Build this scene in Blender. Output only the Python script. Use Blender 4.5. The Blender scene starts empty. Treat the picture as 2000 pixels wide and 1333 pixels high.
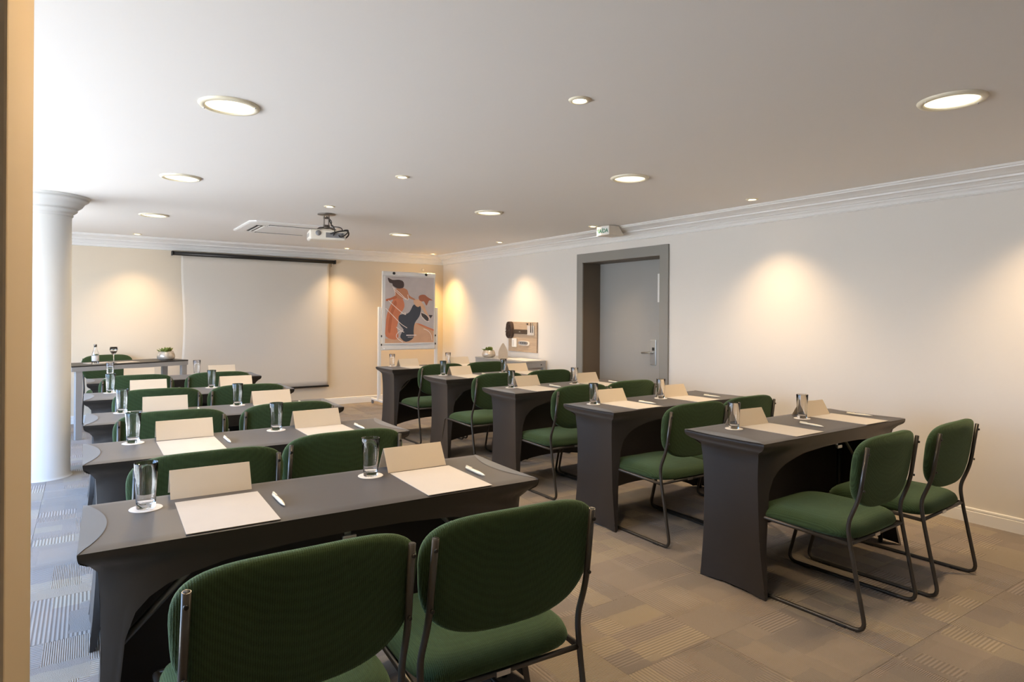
import bpy, bmesh, math, random
from mathutils import Vector, Matrix
random.seed(7)
PI = math.pi
sc = bpy.context.scene
COL = sc.collection

# ------------------------------------------------------------------ camera
cam_d = bpy.data.cameras.new('camera')
cam_d.sensor_width = 36.0
cam_d.lens = 36.0 * 1235.09 / 2000.0
cam_d.shift_y = -(666.5 - 615.28) / 2000.0
cam_d.clip_start = 0.02
cam = bpy.data.objects.new('camera', cam_d)
COL.objects.link(cam)
cam.matrix_world = (Matrix.Translation((0, 0, 1.38)) @ Matrix.Rotation(-0.591, 4, 'Z')
                    @ Matrix.Rotation(PI / 2, 4, 'X') @ Matrix.Rotation(0.0065, 4, 'Z'))
sc.camera = cam

# ------------------------------------------------------------------ exposure / world
sc.view_settings.view_transform = 'Standard'
sc.view_settings.look = 'None'
sc.view_settings.gamma = 1.0
sc.view_settings.use_curve_mapping = False
sc.view_settings.exposure = 0.12
SKY_STRENGTH = 8.0
LAMP_STRENGTH = 1.6
DOWN_POWER = 76.0
SPOT_POWER = 85.0
WARM = (1.0, 0.74, 0.44)
w = bpy.data.worlds.new('daylight'); sc.world = w; w.use_nodes = True
nt = w.node_tree; nt.nodes.clear()
wo = nt.nodes.new('ShaderNodeOutputWorld'); bg = nt.nodes.new('ShaderNodeBackground')
tc = nt.nodes.new('ShaderNodeTexCoord'); sx = nt.nodes.new('ShaderNodeSeparateXYZ')
rp = nt.nodes.new('ShaderNodeValToRGB'); mr = nt.nodes.new('ShaderNodeMapRange')
mr.inputs['From Min'].default_value = -1.0
nt.links.new(tc.outputs['Generated'], sx.inputs[0]); nt.links.new(sx.outputs['Z'], mr.inputs['Value'])
nt.links.new(mr.outputs[0], rp.inputs[0])
rp.color_ramp.elements[0].position = 0.0; rp.color_ramp.elements[0].color = (1.12, 1.14, 1.16, 1)
rp.color_ramp.elements[1].position = 1.0; rp.color_ramp.elements[1].color = (0.34, 0.95, 2.3, 1)
e = rp.color_ramp.elements.new(0.49); e.color = (1.05, 1.12, 1.2, 1)
e = rp.color_ramp.elements.new(0.52); e.color = (0.74, 1.04, 1.45, 1)
nt.links.new(rp.outputs[0], bg.inputs[0]); bg.inputs[1].default_value = SKY_STRENGTH
nt.links.new(bg.outputs[0], wo.inputs[0])
# window openings in the left wall (y0, y1, z0, z1) and the sky portals that fill them
WX = -1.9
WINS = [(1.7, 3.6, 0.12, 2.02), (4.0, 5.9, 0.12, 2.02), (6.3, 8.2, 0.12, 2.02)]
for i, (y0, y1, z0, z1) in enumerate(WINS):
    l = bpy.data.lights.new('window_portal', 'AREA'); l.shape = 'RECTANGLE'
    l.size = y1 - y0; l.size_y = z1 - z0; l.cycles.is_portal = True
    o = bpy.data.objects.new('window_portal', l); COL.objects.link(o)
    o.matrix_world = Matrix.Translation((WX - 0.12, (y0 + y1) / 2, (z0 + z1) / 2)) @ Matrix.Rotation(-PI / 2, 4, 'Z') @ Matrix.Rotation(PI / 2, 4, 'X') @ Matrix.Rotation(PI, 4, 'Y')

# ------------------------------------------------------------------ room numbers
XW, YW, ZC = 4.979, 9.512, 2.35        # right wall, back wall, ceiling
YF = -2.2                               # wall behind the camera
ZT = 0.767                              # table top

# ------------------------------------------------------------------ materials
def new_mat(name):
    m = bpy.data.materials.new(name); m.use_nodes = True
    n = m.node_tree; b = n.nodes['Principled BSDF']
    return m, n, b
def nd(n, t, **kw):
    x = n.nodes.new(t)
    for k, v in kw.items():
        if k.startswith('i_'): x.inputs[k[2:].replace('_', ' ')].default_value = v
        else: setattr(x, k, v)
    return x
def mth(n, op, a, b=None):
    x = n.nodes.new('ShaderNodeMath'); x.operation = op
    for i, v in enumerate((a, b)):
        if v is None: continue
        if isinstance(v, (int, float)): x.inputs[i].default_value = v
        else: n.links.new(v, x.inputs[i])
    return x.outputs[0]
def mixc(n, fac, a, b):
    x = n.nodes.new('ShaderNodeMix'); x.data_type = 'RGBA'
    for k, v in ((0, fac), (6, a), (7, b)):
        if isinstance(v, (int, float)): x.inputs[k].default_value = v
        elif isinstance(v, tuple): x.inputs[k].default_value = (*v[:3], 1)
        else: n.links.new(v, x.inputs[k])
    return x.outputs[2]
def noise_mat(name, col, col2=None, scale=8.0, rough=0.6, bump=0.1, bscale=200.0, metal=0.0, dist=0.001, coord='Object', spec=0.5, sheen=0.0):
    m, n, b = new_mat(name)
    tc = n.nodes.new('ShaderNodeTexCoord')
    nz = nd(n, 'ShaderNodeTexNoise', i_Scale=scale, i_Detail=4.0)
    n.links.new(tc.outputs[coord], nz.inputs['Vector'])
    c2 = col2 or tuple(min(1, c * 1.06) for c in col)
    n.links.new(mixc(n, nz.outputs['Fac'], col, c2), b.inputs['Base Color'])
    b.inputs['Roughness'].default_value = rough; b.inputs['Metallic'].default_value = metal
    b.inputs['Specular IOR Level'].default_value = spec
    if sheen:
        b.inputs['Sheen Weight'].default_value = sheen; b.inputs['Sheen Roughness'].default_value = 0.5
    if bump:
        nb = nd(n, 'ShaderNodeTexNoise', i_Scale=bscale, i_Detail=2.0)
        n.links.new(tc.outputs[coord], nb.inputs['Vector'])
        bp = nd(n, 'ShaderNodeBump', i_Strength=bump, i_Distance=dist)
        n.links.new(nb.outputs['Fac'], bp.inputs['Height']); n.links.new(bp.outputs[0], b.inputs['Normal'])
    return m
M = {}
M['wall'] = noise_mat('wall_paint', (0.69, 0.655, 0.605), (0.71, 0.675, 0.625), 1.5, 0.75, 0.08, 140, dist=0.001)
M['wall_lamp_tint'] = noise_mat('lamp_tinted_wall_paint', (0.66, 0.57, 0.445), (0.68, 0.59, 0.465), 1.5, 0.75, 0.08, 140, dist=0.001)  # back wall colour has the warm lamp light mixed into the paint
M['plaster'] = noise_mat('column_plaster', (0.60, 0.60, 0.585), None, 2.0, 0.6, 0.05, 120)
M['pillar'] = noise_mat('pillar_paint', (0.50, 0.385, 0.235), (0.52, 0.40, 0.25), 2.0, 0.7, 0.08, 120)
M['ceiling'] = noise_mat('ceiling_paint', (0.80, 0.775, 0.745), (0.81, 0.785, 0.755), 1.0, 0.8, 0.05, 90)
M['white'] = noise_mat('white_gloss_paint', (0.76, 0.75, 0.73), None, 3.0, 0.45, 0.03, 80)
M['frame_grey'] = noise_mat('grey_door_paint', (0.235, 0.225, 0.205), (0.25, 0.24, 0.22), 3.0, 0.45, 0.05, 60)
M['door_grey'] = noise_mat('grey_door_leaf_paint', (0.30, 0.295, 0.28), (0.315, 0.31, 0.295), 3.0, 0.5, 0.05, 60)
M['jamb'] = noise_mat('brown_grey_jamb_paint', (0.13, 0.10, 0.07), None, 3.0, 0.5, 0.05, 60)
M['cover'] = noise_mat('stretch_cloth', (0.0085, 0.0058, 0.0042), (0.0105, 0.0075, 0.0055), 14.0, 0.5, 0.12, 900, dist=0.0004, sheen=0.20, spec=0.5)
M['cover_sheen'] = noise_mat('window_sheen_cloth', (0.045, 0.044, 0.047), (0.052, 0.051, 0.054), 14.0, 0.45, 0.12, 900, dist=0.0004, sheen=0.2)  # lighter grey paints the window reflection on the cover ends
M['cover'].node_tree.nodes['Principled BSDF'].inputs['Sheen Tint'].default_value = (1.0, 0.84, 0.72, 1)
M['tube'] = noise_mat('graphite_tube', (0.075, 0.068, 0.060), None, 30.0, 0.32, 0.03, 200, metal=0.65)
M['steel'] = noise_mat('brushed_steel', (0.55, 0.55, 0.54), None, 30.0, 0.3, 0.03, 200, metal=0.9)
M['leg_grey'] = noise_mat('grey_leg_paint', (0.26, 0.25, 0.24), None, 10.0, 0.4, 0.02, 100, metal=0.3)
M['desk_grey'] = noise_mat('silver_grey_frame', (0.36, 0.36, 0.36), None, 10.0, 0.38, 0.02, 100, metal=0.35)
M['paper'] = noise_mat('paper', (0.54, 0.50, 0.46), None, 12.0, 0.8, 0.04, 300)
M['card'] = noise_mat('card', (0.76, 0.66, 0.53), None, 12.0, 0.75, 0.04, 300)
def translucent(name, col, fac):
    n = M[name].node_tree; b = n.nodes['Principled BSDF']; out = [x for x in n.nodes if x.type == 'OUTPUT_MATERIAL'][0]
    tr = n.nodes.new('ShaderNodeBsdfTranslucent'); tr.inputs[0].default_value = (*col, 1)
    mx = n.nodes.new('ShaderNodeMixShader'); mx.inputs[0].default_value = fac
    n.links.new(b.outputs[0], mx.inputs[1]); n.links.new(tr.outputs[0], mx.inputs[2]); n.links.new(mx.outputs[0], out.inputs['Surface'])
translucent('card', (0.70, 0.66, 0.60), 0.30)
M['cream_plastic'] = noise_mat('cream_plastic', (0.74, 0.68, 0.58), None, 12.0, 0.5, 0.0)
M['pen'] = noise_mat('ivory_plastic', (0.78, 0.72, 0.58), None, 12.0, 0.35, 0.0)
M['coaster'] = noise_mat('pulp_board', (0.80, 0.76, 0.72), (0.74, 0.70, 0.66), 60.0, 0.85, 0.15, 500)
M['black'] = noise_mat('black_plastic', (0.018, 0.017, 0.016), None, 12.0, 0.45, 0.05, 200)
M['black_metal'] = noise_mat('black_metal', (0.022, 0.02, 0.018), None, 12.0, 0.35, 0.02, 100, metal=0.4)
M['screen'] = noise_mat('screen_vinyl', (0.60, 0.555, 0.49), (0.615, 0.57, 0.505), 1.2, 0.8, 0.04, 160)
M['bristle'] = noise_mat('dark_bristles', (0.045, 0.025, 0.018), (0.09, 0.06, 0.045), 90.0, 0.8, 0.9, 260, dist=0.004)
M['leather'] = noise_mat('dark_leather', (0.05, 0.035, 0.025), (0.08, 0.055, 0.035), 60.0, 0.5, 0.4, 160)
M['soil'] = noise_mat('dark_soil', (0.05, 0.04, 0.03), (0.1, 0.08, 0.06), 60.0, 0.9, 0.8, 120, dist=0.004)
M['pot'] = noise_mat('mottled_silver_glaze', (0.78, 0.70, 0.60), (0.34, 0.29, 0.24), 26.0, 0.18, 0.3, 40, metal=0.35)
M['leaf'] = noise_mat('succulent_leaf', (0.06, 0.10, 0.012), (0.16, 0.20, 0.03), 30.0, 0.5, 0.1, 80)
M['felt'] = noise_mat('beige_felt', (0.52, 0.42, 0.31), (0.58, 0.47, 0.35), 40.0, 0.9, 0.3, 300)
M['projector_white'] = noise_mat('projector_plastic', (0.74, 0.70, 0.62), None, 20.0, 0.4, 0.03, 120)
M['vent_dark'] = noise_mat('dark_slot', (0.03, 0.028, 0.026), None, 20.0, 0.7, 0.0)
M['amber'] = noise_mat('wood_board', (0.46, 0.33, 0.22), (0.56, 0.42, 0.29), 6.0, 0.6, 0.15, 60)
M['grey_plastic'] = noise_mat('grey_plastic', (0.20, 0.20, 0.21), None, 20.0, 0.4, 0.0)
M['green_sign'] = noise_mat('green_ink', (0.02, 0.20, 0.10), None, 20.0, 0.5, 0.0)
M['copper'] = noise_mat('tarnished_steel', (0.16, 0.13, 0.11), (0.30, 0.27, 0.24), 50.0, 0.35, 0.1, 100, metal=0.8)

# wood board: stretched grain
m, n, b = new_mat('wood_grain')
tcn = n.nodes.new('ShaderNodeTexCoord'); mp = nd(n, 'ShaderNodeMapping'); mp.inputs['Scale'].default_value = (6, 6, 70)
nz = nd(n, 'ShaderNodeTexNoise', i_Scale=1.0, i_Detail=5.0, i_Distortion=0.6)
n.links.new(tcn.outputs['Object'], mp.inputs[0]); n.links.new(mp.outputs[0], nz.inputs['Vector'])
n.links.new(mixc(n, nz.outputs['Fac'], (0.36, 0.25, 0.165), (0.58, 0.45, 0.32)), b.inputs['Base Color']); b.inputs['Roughness'].default_value = 0.55
M['wood'] = m

# woven green upholstery: fine ribs crossed by a weave
m, n, b = new_mat('green_upholstery')
tcn = n.nodes.new('ShaderNodeTexCoord')
w1 = nd(n, 'ShaderNodeTexWave', i_Scale=62.0, i_Distortion=1.2, i_Detail=1.0); w1.bands_direction = 'X'
w1.inputs['Detail Scale'].default_value = 3.0
w2 = nd(n, 'ShaderNodeTexWave', i_Scale=90.0, i_Distortion=1.0); w2.bands_direction = 'Z'
w3 = nd(n, 'ShaderNodeTexWave', i_Scale=90.0, i_Distortion=1.0); w3.bands_direction = 'Y'
nz = nd(n, 'ShaderNodeTexNoise', i_Scale=9.0, i_Detail=4.0)
for x in (w1, w2, w3, nz): n.links.new(tcn.outputs['Object'], x.inputs['Vector'])
hs = mth(n, 'ADD', w1.outputs['Fac'], mth(n, 'MULTIPLY', mth(n, 'ADD', w2.outputs['Fac'], w3.outputs['Fac']), 0.35))
ca = mixc(n, nz.outputs['Fac'], (0.014, 0.026, 0.0085), (0.022, 0.041, 0.0135))
n.links.new(mixc(n, mth(n, 'MULTIPLY', hs, 0.45), ca, (0.046, 0.084, 0.032)), b.inputs['Base Color'])
b.inputs['Roughness'].default_value = 0.85; b.inputs['Specular IOR Level'].default_value = 0.25
b.inputs['Sheen Weight'].default_value = 0.3; b.inputs['Sheen Roughness'].default_value = 0.4; b.inputs['Sheen Tint'].default_value = (0.62, 0.9, 0.55, 1)
bp = nd(n, 'ShaderNodeBump', i_Strength=0.55, i_Distance=0.0015)
n.links.new(hs, bp.inputs['Height']); n.links.new(bp.outputs[0], b.inputs['Normal'])
M['green'] = m

# carpet: every tile has blocks of fine, coarse and plain loops
def carpet_mat():
    m, n, b = new_mat('carpet')
    tcn = n.nodes.new('ShaderNodeTexCoord'); oi = n.nodes.new('ShaderNodeObjectInfo')
    sep = n.nodes.new('ShaderNodeSeparateXYZ'); n.links.new(tcn.outputs['Object'], sep.inputs[0])
    X, Y = sep.outputs['X'], sep.outputs['Y']; R = oi.outputs['Random']
    wob = nd(n, 'ShaderNodeTexNoise', i_Scale=14.0, i_Detail=2.0); n.links.new(tcn.outputs['Object'], wob.inputs['Vector'])
    wb = mth(n, 'MULTIPLY', mth(n, 'SUBTRACT', wob.outputs['Fac'], 0.5), 0.035)
    def cell(sxx, syy, off):
        cx = mth(n, 'FLOOR', mth(n, 'MULTIPLY', mth(n, 'ADD', mth(n, 'ADD', X, 5.0 + off), wb), sxx))
        cy = mth(n, 'FLOOR', mth(n, 'MULTIPLY', mth(n, 'ADD', mth(n, 'ADD', Y, 5.0 + off), wb), syy))
        cmb = n.nodes.new('ShaderNodeCombineXYZ'); n.links.new(cx, cmb.inputs[0]); n.links.new(cy, cmb.inputs[1])
        n.links.new(mth(n, 'MULTIPLY', R, 97.0), cmb.inputs[2])
        wn = n.nodes.new('ShaderNodeTexWhiteNoise'); wn.noise_dimensions = '3D'; n.links.new(cmb.outputs[0], wn.inputs['Vector'])
        return wn
    c1 = cell(8.0, 3.0, 0.0); c2 = cell(4.0, 6.0, 0.037)
    fine = mth(n, 'ADD', mth(n, 'MULTIPLY', mth(n, 'SINE', mth(n, 'MULTIPLY', X, 2 * PI / 0.0075)), 0.5), 0.5)
    coarse = mth(n, 'ADD', mth(n, 'MULTIPLY', mth(n, 'SINE', mth(n, 'MULTIPLY', Y, 2 * PI / 0.016)), 0.5), 0.5)
    lp = nd(n, 'ShaderNodeTexNoise', i_Scale=330.0, i_Detail=2.0); n.links.new(tcn.outputs['Object'], lp.inputs['Vector'])
    selc = mth(n, 'GREATER_THAN', c1.outputs['Value'], 0.5)
    selp = mth(n, 'GREATER_THAN', c2.outputs['Value'], 0.62)
    rib = n.nodes.new('ShaderNodeMix'); n.links.new(selc, rib.inputs[0]); n.links.new(fine, rib.inputs[2]); n.links.new(coarse, rib.inputs[3])
    rib2 = n.nodes.new('ShaderNodeMix'); n.links.new(selp, rib2.inputs[0]); n.links.new(rib.outputs[0], rib2.inputs[2]); n.links.new(lp.outputs['Fac'], rib2.inputs[3])
    h = rib2.outputs[0]
    tone = mth(n, 'ADD', mth(n, 'MULTIPLY', c2.outputs['Value'], 0.6), mth(n, 'MULTIPLY', c1.outputs['Value'], 0.4))
    tone = mth(n, 'ADD', mth(n, 'MULTIPLY', tone, 0.75), mth(n, 'MULTIPLY', R, 0.25))
    base = mixc(n, tone, (0.38, 0.305, 0.24), (0.25, 0.208, 0.175))
    c3 = cell(2.0, 8.0, 0.11)
    base = mixc(n, mth(n, 'MULTIPLY', mth(n, 'GREATER_THAN', c3.outputs['Value'], 0.72), 0.55), base, (0.42, 0.345, 0.235))
    base = mixc(n, mth(n, 'MULTIPLY', mth(n, 'LESS_THAN', c3.outputs['Value'], 0.25), 0.5), base, (0.24, 0.205, 0.18))
    dark = mixc(n, 0.50, base, (0.09, 0.073, 0.058))
    n.links.new(mixc(n, mth(n, 'MULTIPLY', h, 1.0), dark, base), b.inputs['Base Color'])
    b.inputs['Roughness'].default_value = 0.95; b.inputs['Specular IOR Level'].default_value = 0.15
    b.inputs['Sheen Weight'].default_value = 0.2
    bp = nd(n, 'ShaderNodeBump', i_Strength=0.8, i_Distance=0.003)
    n.links.new(mth(n, 'ADD', h, mth(n, 'MULTIPLY', lp.outputs['Fac'], 0.5)), bp.inputs['Height']); n.links.new(bp.outputs[0], b.inputs['Normal'])
    return m
M['carpet'] = carpet_mat()

def glass_mat(name, tint=(1, 1, 1), rough=0.0):
    m, n, b = new_mat(name)
    b.inputs['Base Color'].default_value = (*tint, 1); b.inputs['Transmission Weight'].default_value = 1.0
    b.inputs['Roughness'].default_value = rough; b.inputs['IOR'].default_value = 1.45
    return m
M['glass'] = glass_mat('clear_glass'); M['green_glass'] = glass_mat('bottle_glass', (0.82, 0.95, 0.88))

def emit_mat(name, col, strength):
    m, n, b = new_mat(name)
    tcn = n.nodes.new('ShaderNodeTexCoord')
    vo = nd(n, 'ShaderNodeTexVoronoi', i_Scale=60.0); n.links.new(tcn.outputs['Object'], vo.inputs['Vector'])
    n.links.new(mixc(n, vo.outputs['Distance'], col, tuple(c * 0.9 for c in col)), b.inputs['Emission Color'])
    b.inputs['Base Color'].default_value = (0.8, 0.8, 0.75, 1)
    b.inputs['Emission Strength'].default_value = strength
    return m
M['lamp'] = emit_mat('lit_diffuser', (1.0, 0.86, 0.58), LAMP_STRENGTH)
M['bulb'] = emit_mat('lit_bulb', (1.0, 0.78, 0.50), 30.0)
M['ring'] = noise_mat('ivory_ring', (0.80, 0.74, 0.58), None, 20.0, 0.4, 0.0)

# ------------------------------------------------------------------ helpers
def link(name, me, mats, parent=None, loc=(0, 0, 0), rot=0.0, smooth=False):
    o = bpy.data.objects.new(name, me); COL.objects.link(o)
    for mm in (mats if isinstance(mats, (list, tuple)) else [mats]): me.materials.append(M[mm] if isinstance(mm, str) else mm)
    o.location = loc; o.rotation_euler = (0, 0, rot)
    if parent: o.parent = parent
    if smooth:
        for p in me.polygons: p.use_smooth = True
    return o
def bm_mesh(name, bm):
    bmesh.ops.recalc_face_normals(bm, faces=bm.faces[:])
    me = bpy.data.meshes.new(name); bm.to_mesh(me); bm.free(); return me
def tag(o, label, cat, group=None, kind=None):
    if label: o['label'] = label
    if cat: o['category'] = cat
    if group: o['group'] = group
    if kind: o['kind'] = kind
    return o
def thing(name, label, cat, loc=(0, 0, 0), rot=0.0, group=None):
    o = bpy.data.objects.new(name, None); COL.objects.link(o); o.empty_display_size = 0.1
    o.location = loc; o.rotation_euler = (0, 0, rot)
    return tag(o, label, cat, group)
def copy_tree(root, label, group, loc, rot=0.0):
    r = root.copy(); COL.objects.link(r); r.location = loc; r.rotation_euler = (0, 0, rot)
    if label: r['label'] = label
    if group: r['group'] = group
    for ch in [c for c in root.children]:
        c = ch.copy(); COL.objects.link(c); c.parent = r
        for g in [g for g in ch.children]:
            d = g.copy(); COL.objects.link(d); d.parent = c
    return r
def struct(o): o['kind'] = 'structure'; return o

def add_box(bm, x0, x1, y0, y1, z0, z1, bev=0.0, segs=2, mat=0):
    vs = [bm.verts.new((x, y, z)) for z in (z0, z1) for y in (y0, y1) for x in (x0, x1)]
    fs = [bm.faces.new([vs[i] for i in q]) for q in ((0, 2, 3, 1), (4, 5, 7, 6), (0, 1, 5, 4), (2, 6, 7, 3), (0, 4, 6, 2), (1, 3, 7, 5))]
    for f in fs: f.material_index = mat
    if bev > 0:
        es = set(e for f in fs for e in f.edges)
        bmesh.ops.bevel(bm, geom=list(es), offset=bev, segments=segs, affect='EDGES', profile=0.5)
    return vs
def box(name, dims, mat, parent=None, bev=0.0, loc=(0, 0, 0), rot=0.0):
    bm = bmesh.new(); add_box(bm, *dims, bev=bev)
    return link(name, bm_mesh(name, bm), mat, parent, loc, rot)
def add_tube(bm, pts, r, n=10, cap=True, mat=0):
    pts = [Vector(p) for p in pts]; rings = []
    tp = None; up = None
    for i, p in enumerate(pts):
        t = (pts[min(i + 1, len(pts) - 1)] - pts[max(i - 1, 0)]).normalized()
        if up is None:
            up = Vector((0, 0, 1)) if abs(t.z) < 0.9 else Vector((1, 0, 0))
        a = t.cross(up)
        if a.length < 1e-5: a = t.cross(Vector((0, 1, 0)))
        a.normalize(); b_ = a.cross(t).normalized(); up = b_
        rr = r[i] if isinstance(r, (list, tuple)) else r
        rings.append([bm.verts.new(p + (a * math.cos(2 * PI * k / n) + b_ * math.sin(2 * PI * k / n)) * rr) for k in range(n)])
    for i in range(len(rings) - 1):
        for k in range(n):
            f = bm.faces.new((rings[i][k], rings[i][(k + 1) % n], rings[i + 1][(k + 1) % n], rings[i + 1][k])); f.material_index = mat; f.smooth = True
    if cap:
        for rg in (rings[0][::-1], rings[-1]):
            f = bm.faces.new(rg); f.material_index = mat
def fillet(pts, rad, n=5):
    pts = [Vector(p) for p in pts]; out = [pts[0]]
    for i in range(1, len(pts) - 1):
        a, b_, c = pts[i - 1], pts[i], pts[i + 1]
        rr = rad[i - 1] if isinstance(rad, (list, tuple)) else rad
        d1 = min(rr, (a - b_).length * 0.48); d2 = min(rr, (c - b_).length * 0.48)
        p1 = b_ + (a - b_).normalized() * d1; p2 = b_ + (c - b_).normalized() * d2
        for k in range(n + 1):
            t = k / n; out.append(p1 * (1 - t) ** 2 + b_ * 2 * t * (1 - t) + p2 * t * t)
    out.append(pts[-1]); return out
def tube(name, pts, r, mat, parent=None, n=10, rad=0.0, loc=(0, 0, 0), rot=0.0):
    bm = bmesh.new(); add_tube(bm, fillet(pts, rad) if rad else pts, r, n)
    return link(name, bm_mesh(name, bm), mat, parent, loc, rot)
def add_lathe(bm, prof, n=32, cx=0, cy=0, mat=0, smooth=True):
    rings = []
    for (r, z) in prof:
        if r < 1e-6: rings.append([bm.verts.new((cx, cy, z))])
        else: rings.append([bm.verts.new((cx + r * math.cos(2 * PI * k / n), cy + r * math.sin(2 * PI * k / n), z)) for k in range(n)])
    for a, b_ in zip(rings, rings[1:]):
        for k in range(n):
            k2 = (k + 1) % n
            if len(a) == 1 and len(b_) == 1: continue
            if len(a) == 1: f = bm.faces.new((a[0], b_[k2], b_[k]))
            elif len(b_) == 1: f = bm.faces.new((a[k], a[k2], b_[0]))
            else: f = bm.faces.new((a[k], a[k2], b_[k2], b_[k]))
            f.smooth = smooth; f.material_index = mat
def lathe(name, prof, mat, parent=None, n=32, loc=(0, 0, 0), smooth=True):
    bm = bmesh.new(); add_lathe(bm, prof, n, smooth=smooth)
    return link(name, bm_mesh(name, bm), mat, parent, loc)
def add_prism(bm, poly, axis, a, b_, mat=0):
    """extrude a 2-D polygon: axis 'x': poly is (y,z); 'y': (x,z); 'z': (x,y)"""
    def P(p, t): return {'x': (t, p[0], p[1]), 'y': (p[0], t, p[1]), 'z': (p[0], p[1], t)}[axis]
    v0 = [bm.verts.new(P(p, a)) for p in poly]; v1 = [bm.verts.new(P(p, b_)) for p in poly]
    n = len(poly)
    fs = [bm.faces.new(v0[::-1]), bm.faces.new(v1)]
    for i in range(n): fs.append(bm.faces.new((v0[i], v0[(i + 1) % n], v1[(i + 1) % n], v1[i])))
    for f in fs: f.material_index = mat
    return fs
def prism(name, poly, axis, a, b_, mat, parent=None, loc=(0, 0, 0), rot=0.0):
    bm = bmesh.new(); add_prism(bm, poly, axis, a, b_)
    return link(name, bm_mesh(name, bm), mat, parent, loc, rot)
def add_sheet(bm, fn, nu, nv, thick=None, smooth=True):
    g = [[bm.verts.new(fn(i / nu, j / nv)) for i in range(nu + 1)] for j in range(nv + 1)]
    for j in range(nv):
        for i in range(nu):
            f = bm.faces.new((g[j][i], g[j][i + 1], g[j + 1][i + 1], g[j + 1][i])); f.smooth = smooth
    return g

# ------------------------------------------------------------------ the room
fl = struct(box('floor', (WX - 0.2, XW + 0.35, YF - 0.1, YW + 0.1, -0.12, -0.006), 'carpet'))
bm = bmesh.new(); add_box(bm, -0.2493, 0.2493, -0.2493, 0.2493, -0.006, 0.0)
tile_me = bm_mesh('carpet_tile', bm); tile_me.materials.append(M['carpet'])
for i in range(12):
    for j in range(19):
        x = -0.771 + 0.25 + 0.5 * i; y = 0.262 + 0.25 + 0.5 * j
        if x + 0.25 > XW + 0.01 or y + 0.25 > YW + 0.01: continue
        o = bpy.data.objects.new('carpet_tile', tile_me); COL.objects.link(o)
        o.location = (x, y, 0); o.rotation_euler = (0, 0, ((i + j) % 2) * PI / 2 + (PI if random.random() < 0.5 else 0)); o.parent = fl
struct(box('ceiling', (WX - 0.2, XW + 0.35, YF - 0.1, YW + 0.1, ZC, ZC + 0.1), 'ceiling'))
struct(box('wall_back', (WX - 0.2, XW + 0.35, YW, YW + 0.1, -0.12, ZC), 'wall_lamp_tint'))
struct(box('wall_front', (WX - 0.2, XW + 0.35, YF - 0.1, YF, -0.12, ZC), 'wall'))
# right wall with the doorway (inner opening 4.629..5.876, head 2.01)
DY0, DY1, DH = 4.62, 5.88, 2.015
bm = bmesh.new()
add_box(bm, XW, XW + 0.34, YF, DY0, -0.12, ZC); add_box(bm, XW, XW + 0.34, DY1, YW, -0.12, ZC); add_box(bm, XW, XW + 0.34, DY0, DY1, DH, ZC); add_box(bm, XW + 0.32, XW + 0.34, DY0, DY1, -0.12, DH)  # last box: unseen backing behind the leaf, added to block outside light
struct(link('wall_right', bm_mesh('wall_right', bm), 'wall'))
# left wall with three window openings, out of the photograph
bm = bmesh.new()
ys = [YF] + [v for a in WINS for v in a[:2]] + [YW]
for k in range(0, len(ys), 2): add_box(bm, WX - 0.1, WX, ys[k], ys[k + 1], -0.12, ZC)
for (y0, y1, z0, z1) in WINS:
    add_box(bm, WX - 0.1, WX, y0, y1, -0.12, z0); add_box(bm, WX - 0.1, WX, y0, y1, z1, ZC)
struct(link('wall_left', bm_mesh('wall_left', bm), 'wall'))
for i, (y0, y1, z0, z1) in enumerate(WINS):
    bm = bmesh.new()
    for a in (y0, (y0 + y1) / 2 - 0.025, y1 - 0.05): add_box(bm, WX - 0.09, WX - 0.04, a, a + 0.05, z0, z1)
    for a in (z0, z1 - 0.05): add_box(bm, WX - 0.088, WX - 0.042, y0, y1, a, a + 0.05)
    struct(link('window_%d' % (i + 1), bm_mesh('window', bm), 'white'))

# cornice (profile: distance from the wall, height) and skirting
ZB = 2.2075
CP = [(0, ZB), (0.010, ZB), (0.016, ZB + 0.006), (0.010, ZB + 0.012), (0.014, ZB + 0.016), (0.020, ZB + 0.030), (0.034, ZB + 0.042), (0.036, ZB + 0.050), (0.052, ZB + 0.052),
      (0.060, ZB + 0.062), (0.078, ZB + 0.074), (0.098, ZB + 0.078), (0.100, ZB + 0.090), (0.118, ZB + 0.094), (0.135, ZB + 0.104), (0.160, ZB + 0.112), (0.190, ZB + 0.120),
      (0.192, ZB + 0.128), (0.204, ZB + 0.130), (0.210, ZB + 0.138), (0.210, ZC)]
def sweep_wall(name, prof, right=True):
    bm = bmesh.new(); rows = []
    for (d, z) in prof:
        if right: rows.append((bm.verts.new((XW - d, YF, z)), bm.verts.new((XW - d, YW - d, z))))
        else: rows.append((bm.verts.new((WX, YW - d, z)), bm.verts.new((XW - d, YW - d, z))))
    for a, b_ in zip(rows, rows[1:]): bm.faces.new((a[0], a[1], b_[1], b_[0]))
    me = bpy.data.meshes.new(name); bmesh.ops.recalc_face_normals(bm, faces=bm.faces[:]); bm.to_mesh(me); bm.free()
    return struct(link(name, me, 'white'))
sweep_wall('trim_1', CP, True); sweep_wall('trim_2', CP, False)
SK = [(0, 0.094), (0.006, 0.094), (0.011, 0.090), (0.012, 0.080), (0.007, 0.076), (0.008, 0.073), (0.015, 0.070), (0.015, -0.006), (0, -0.006)]
def skirt(name, kind, a, b_):
    bm = bmesh.new()
    if kind == 'right': add_prism(bm, [(XW - d, z) for d, z in SK], 'y', a, b_)
    else: add_prism(bm, [(YW - d, z) for d, z in SK], 'x', a, b_)
    return struct(link(name, bm_mesh(name, bm), 'white'))
skirt('baseboard_right', 'right', YF, 4.515); skirt('baseboard_right_far', 'right', 5.975, YW); skirt('baseboard_back', 'back', WX, XW - 0.015)

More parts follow.
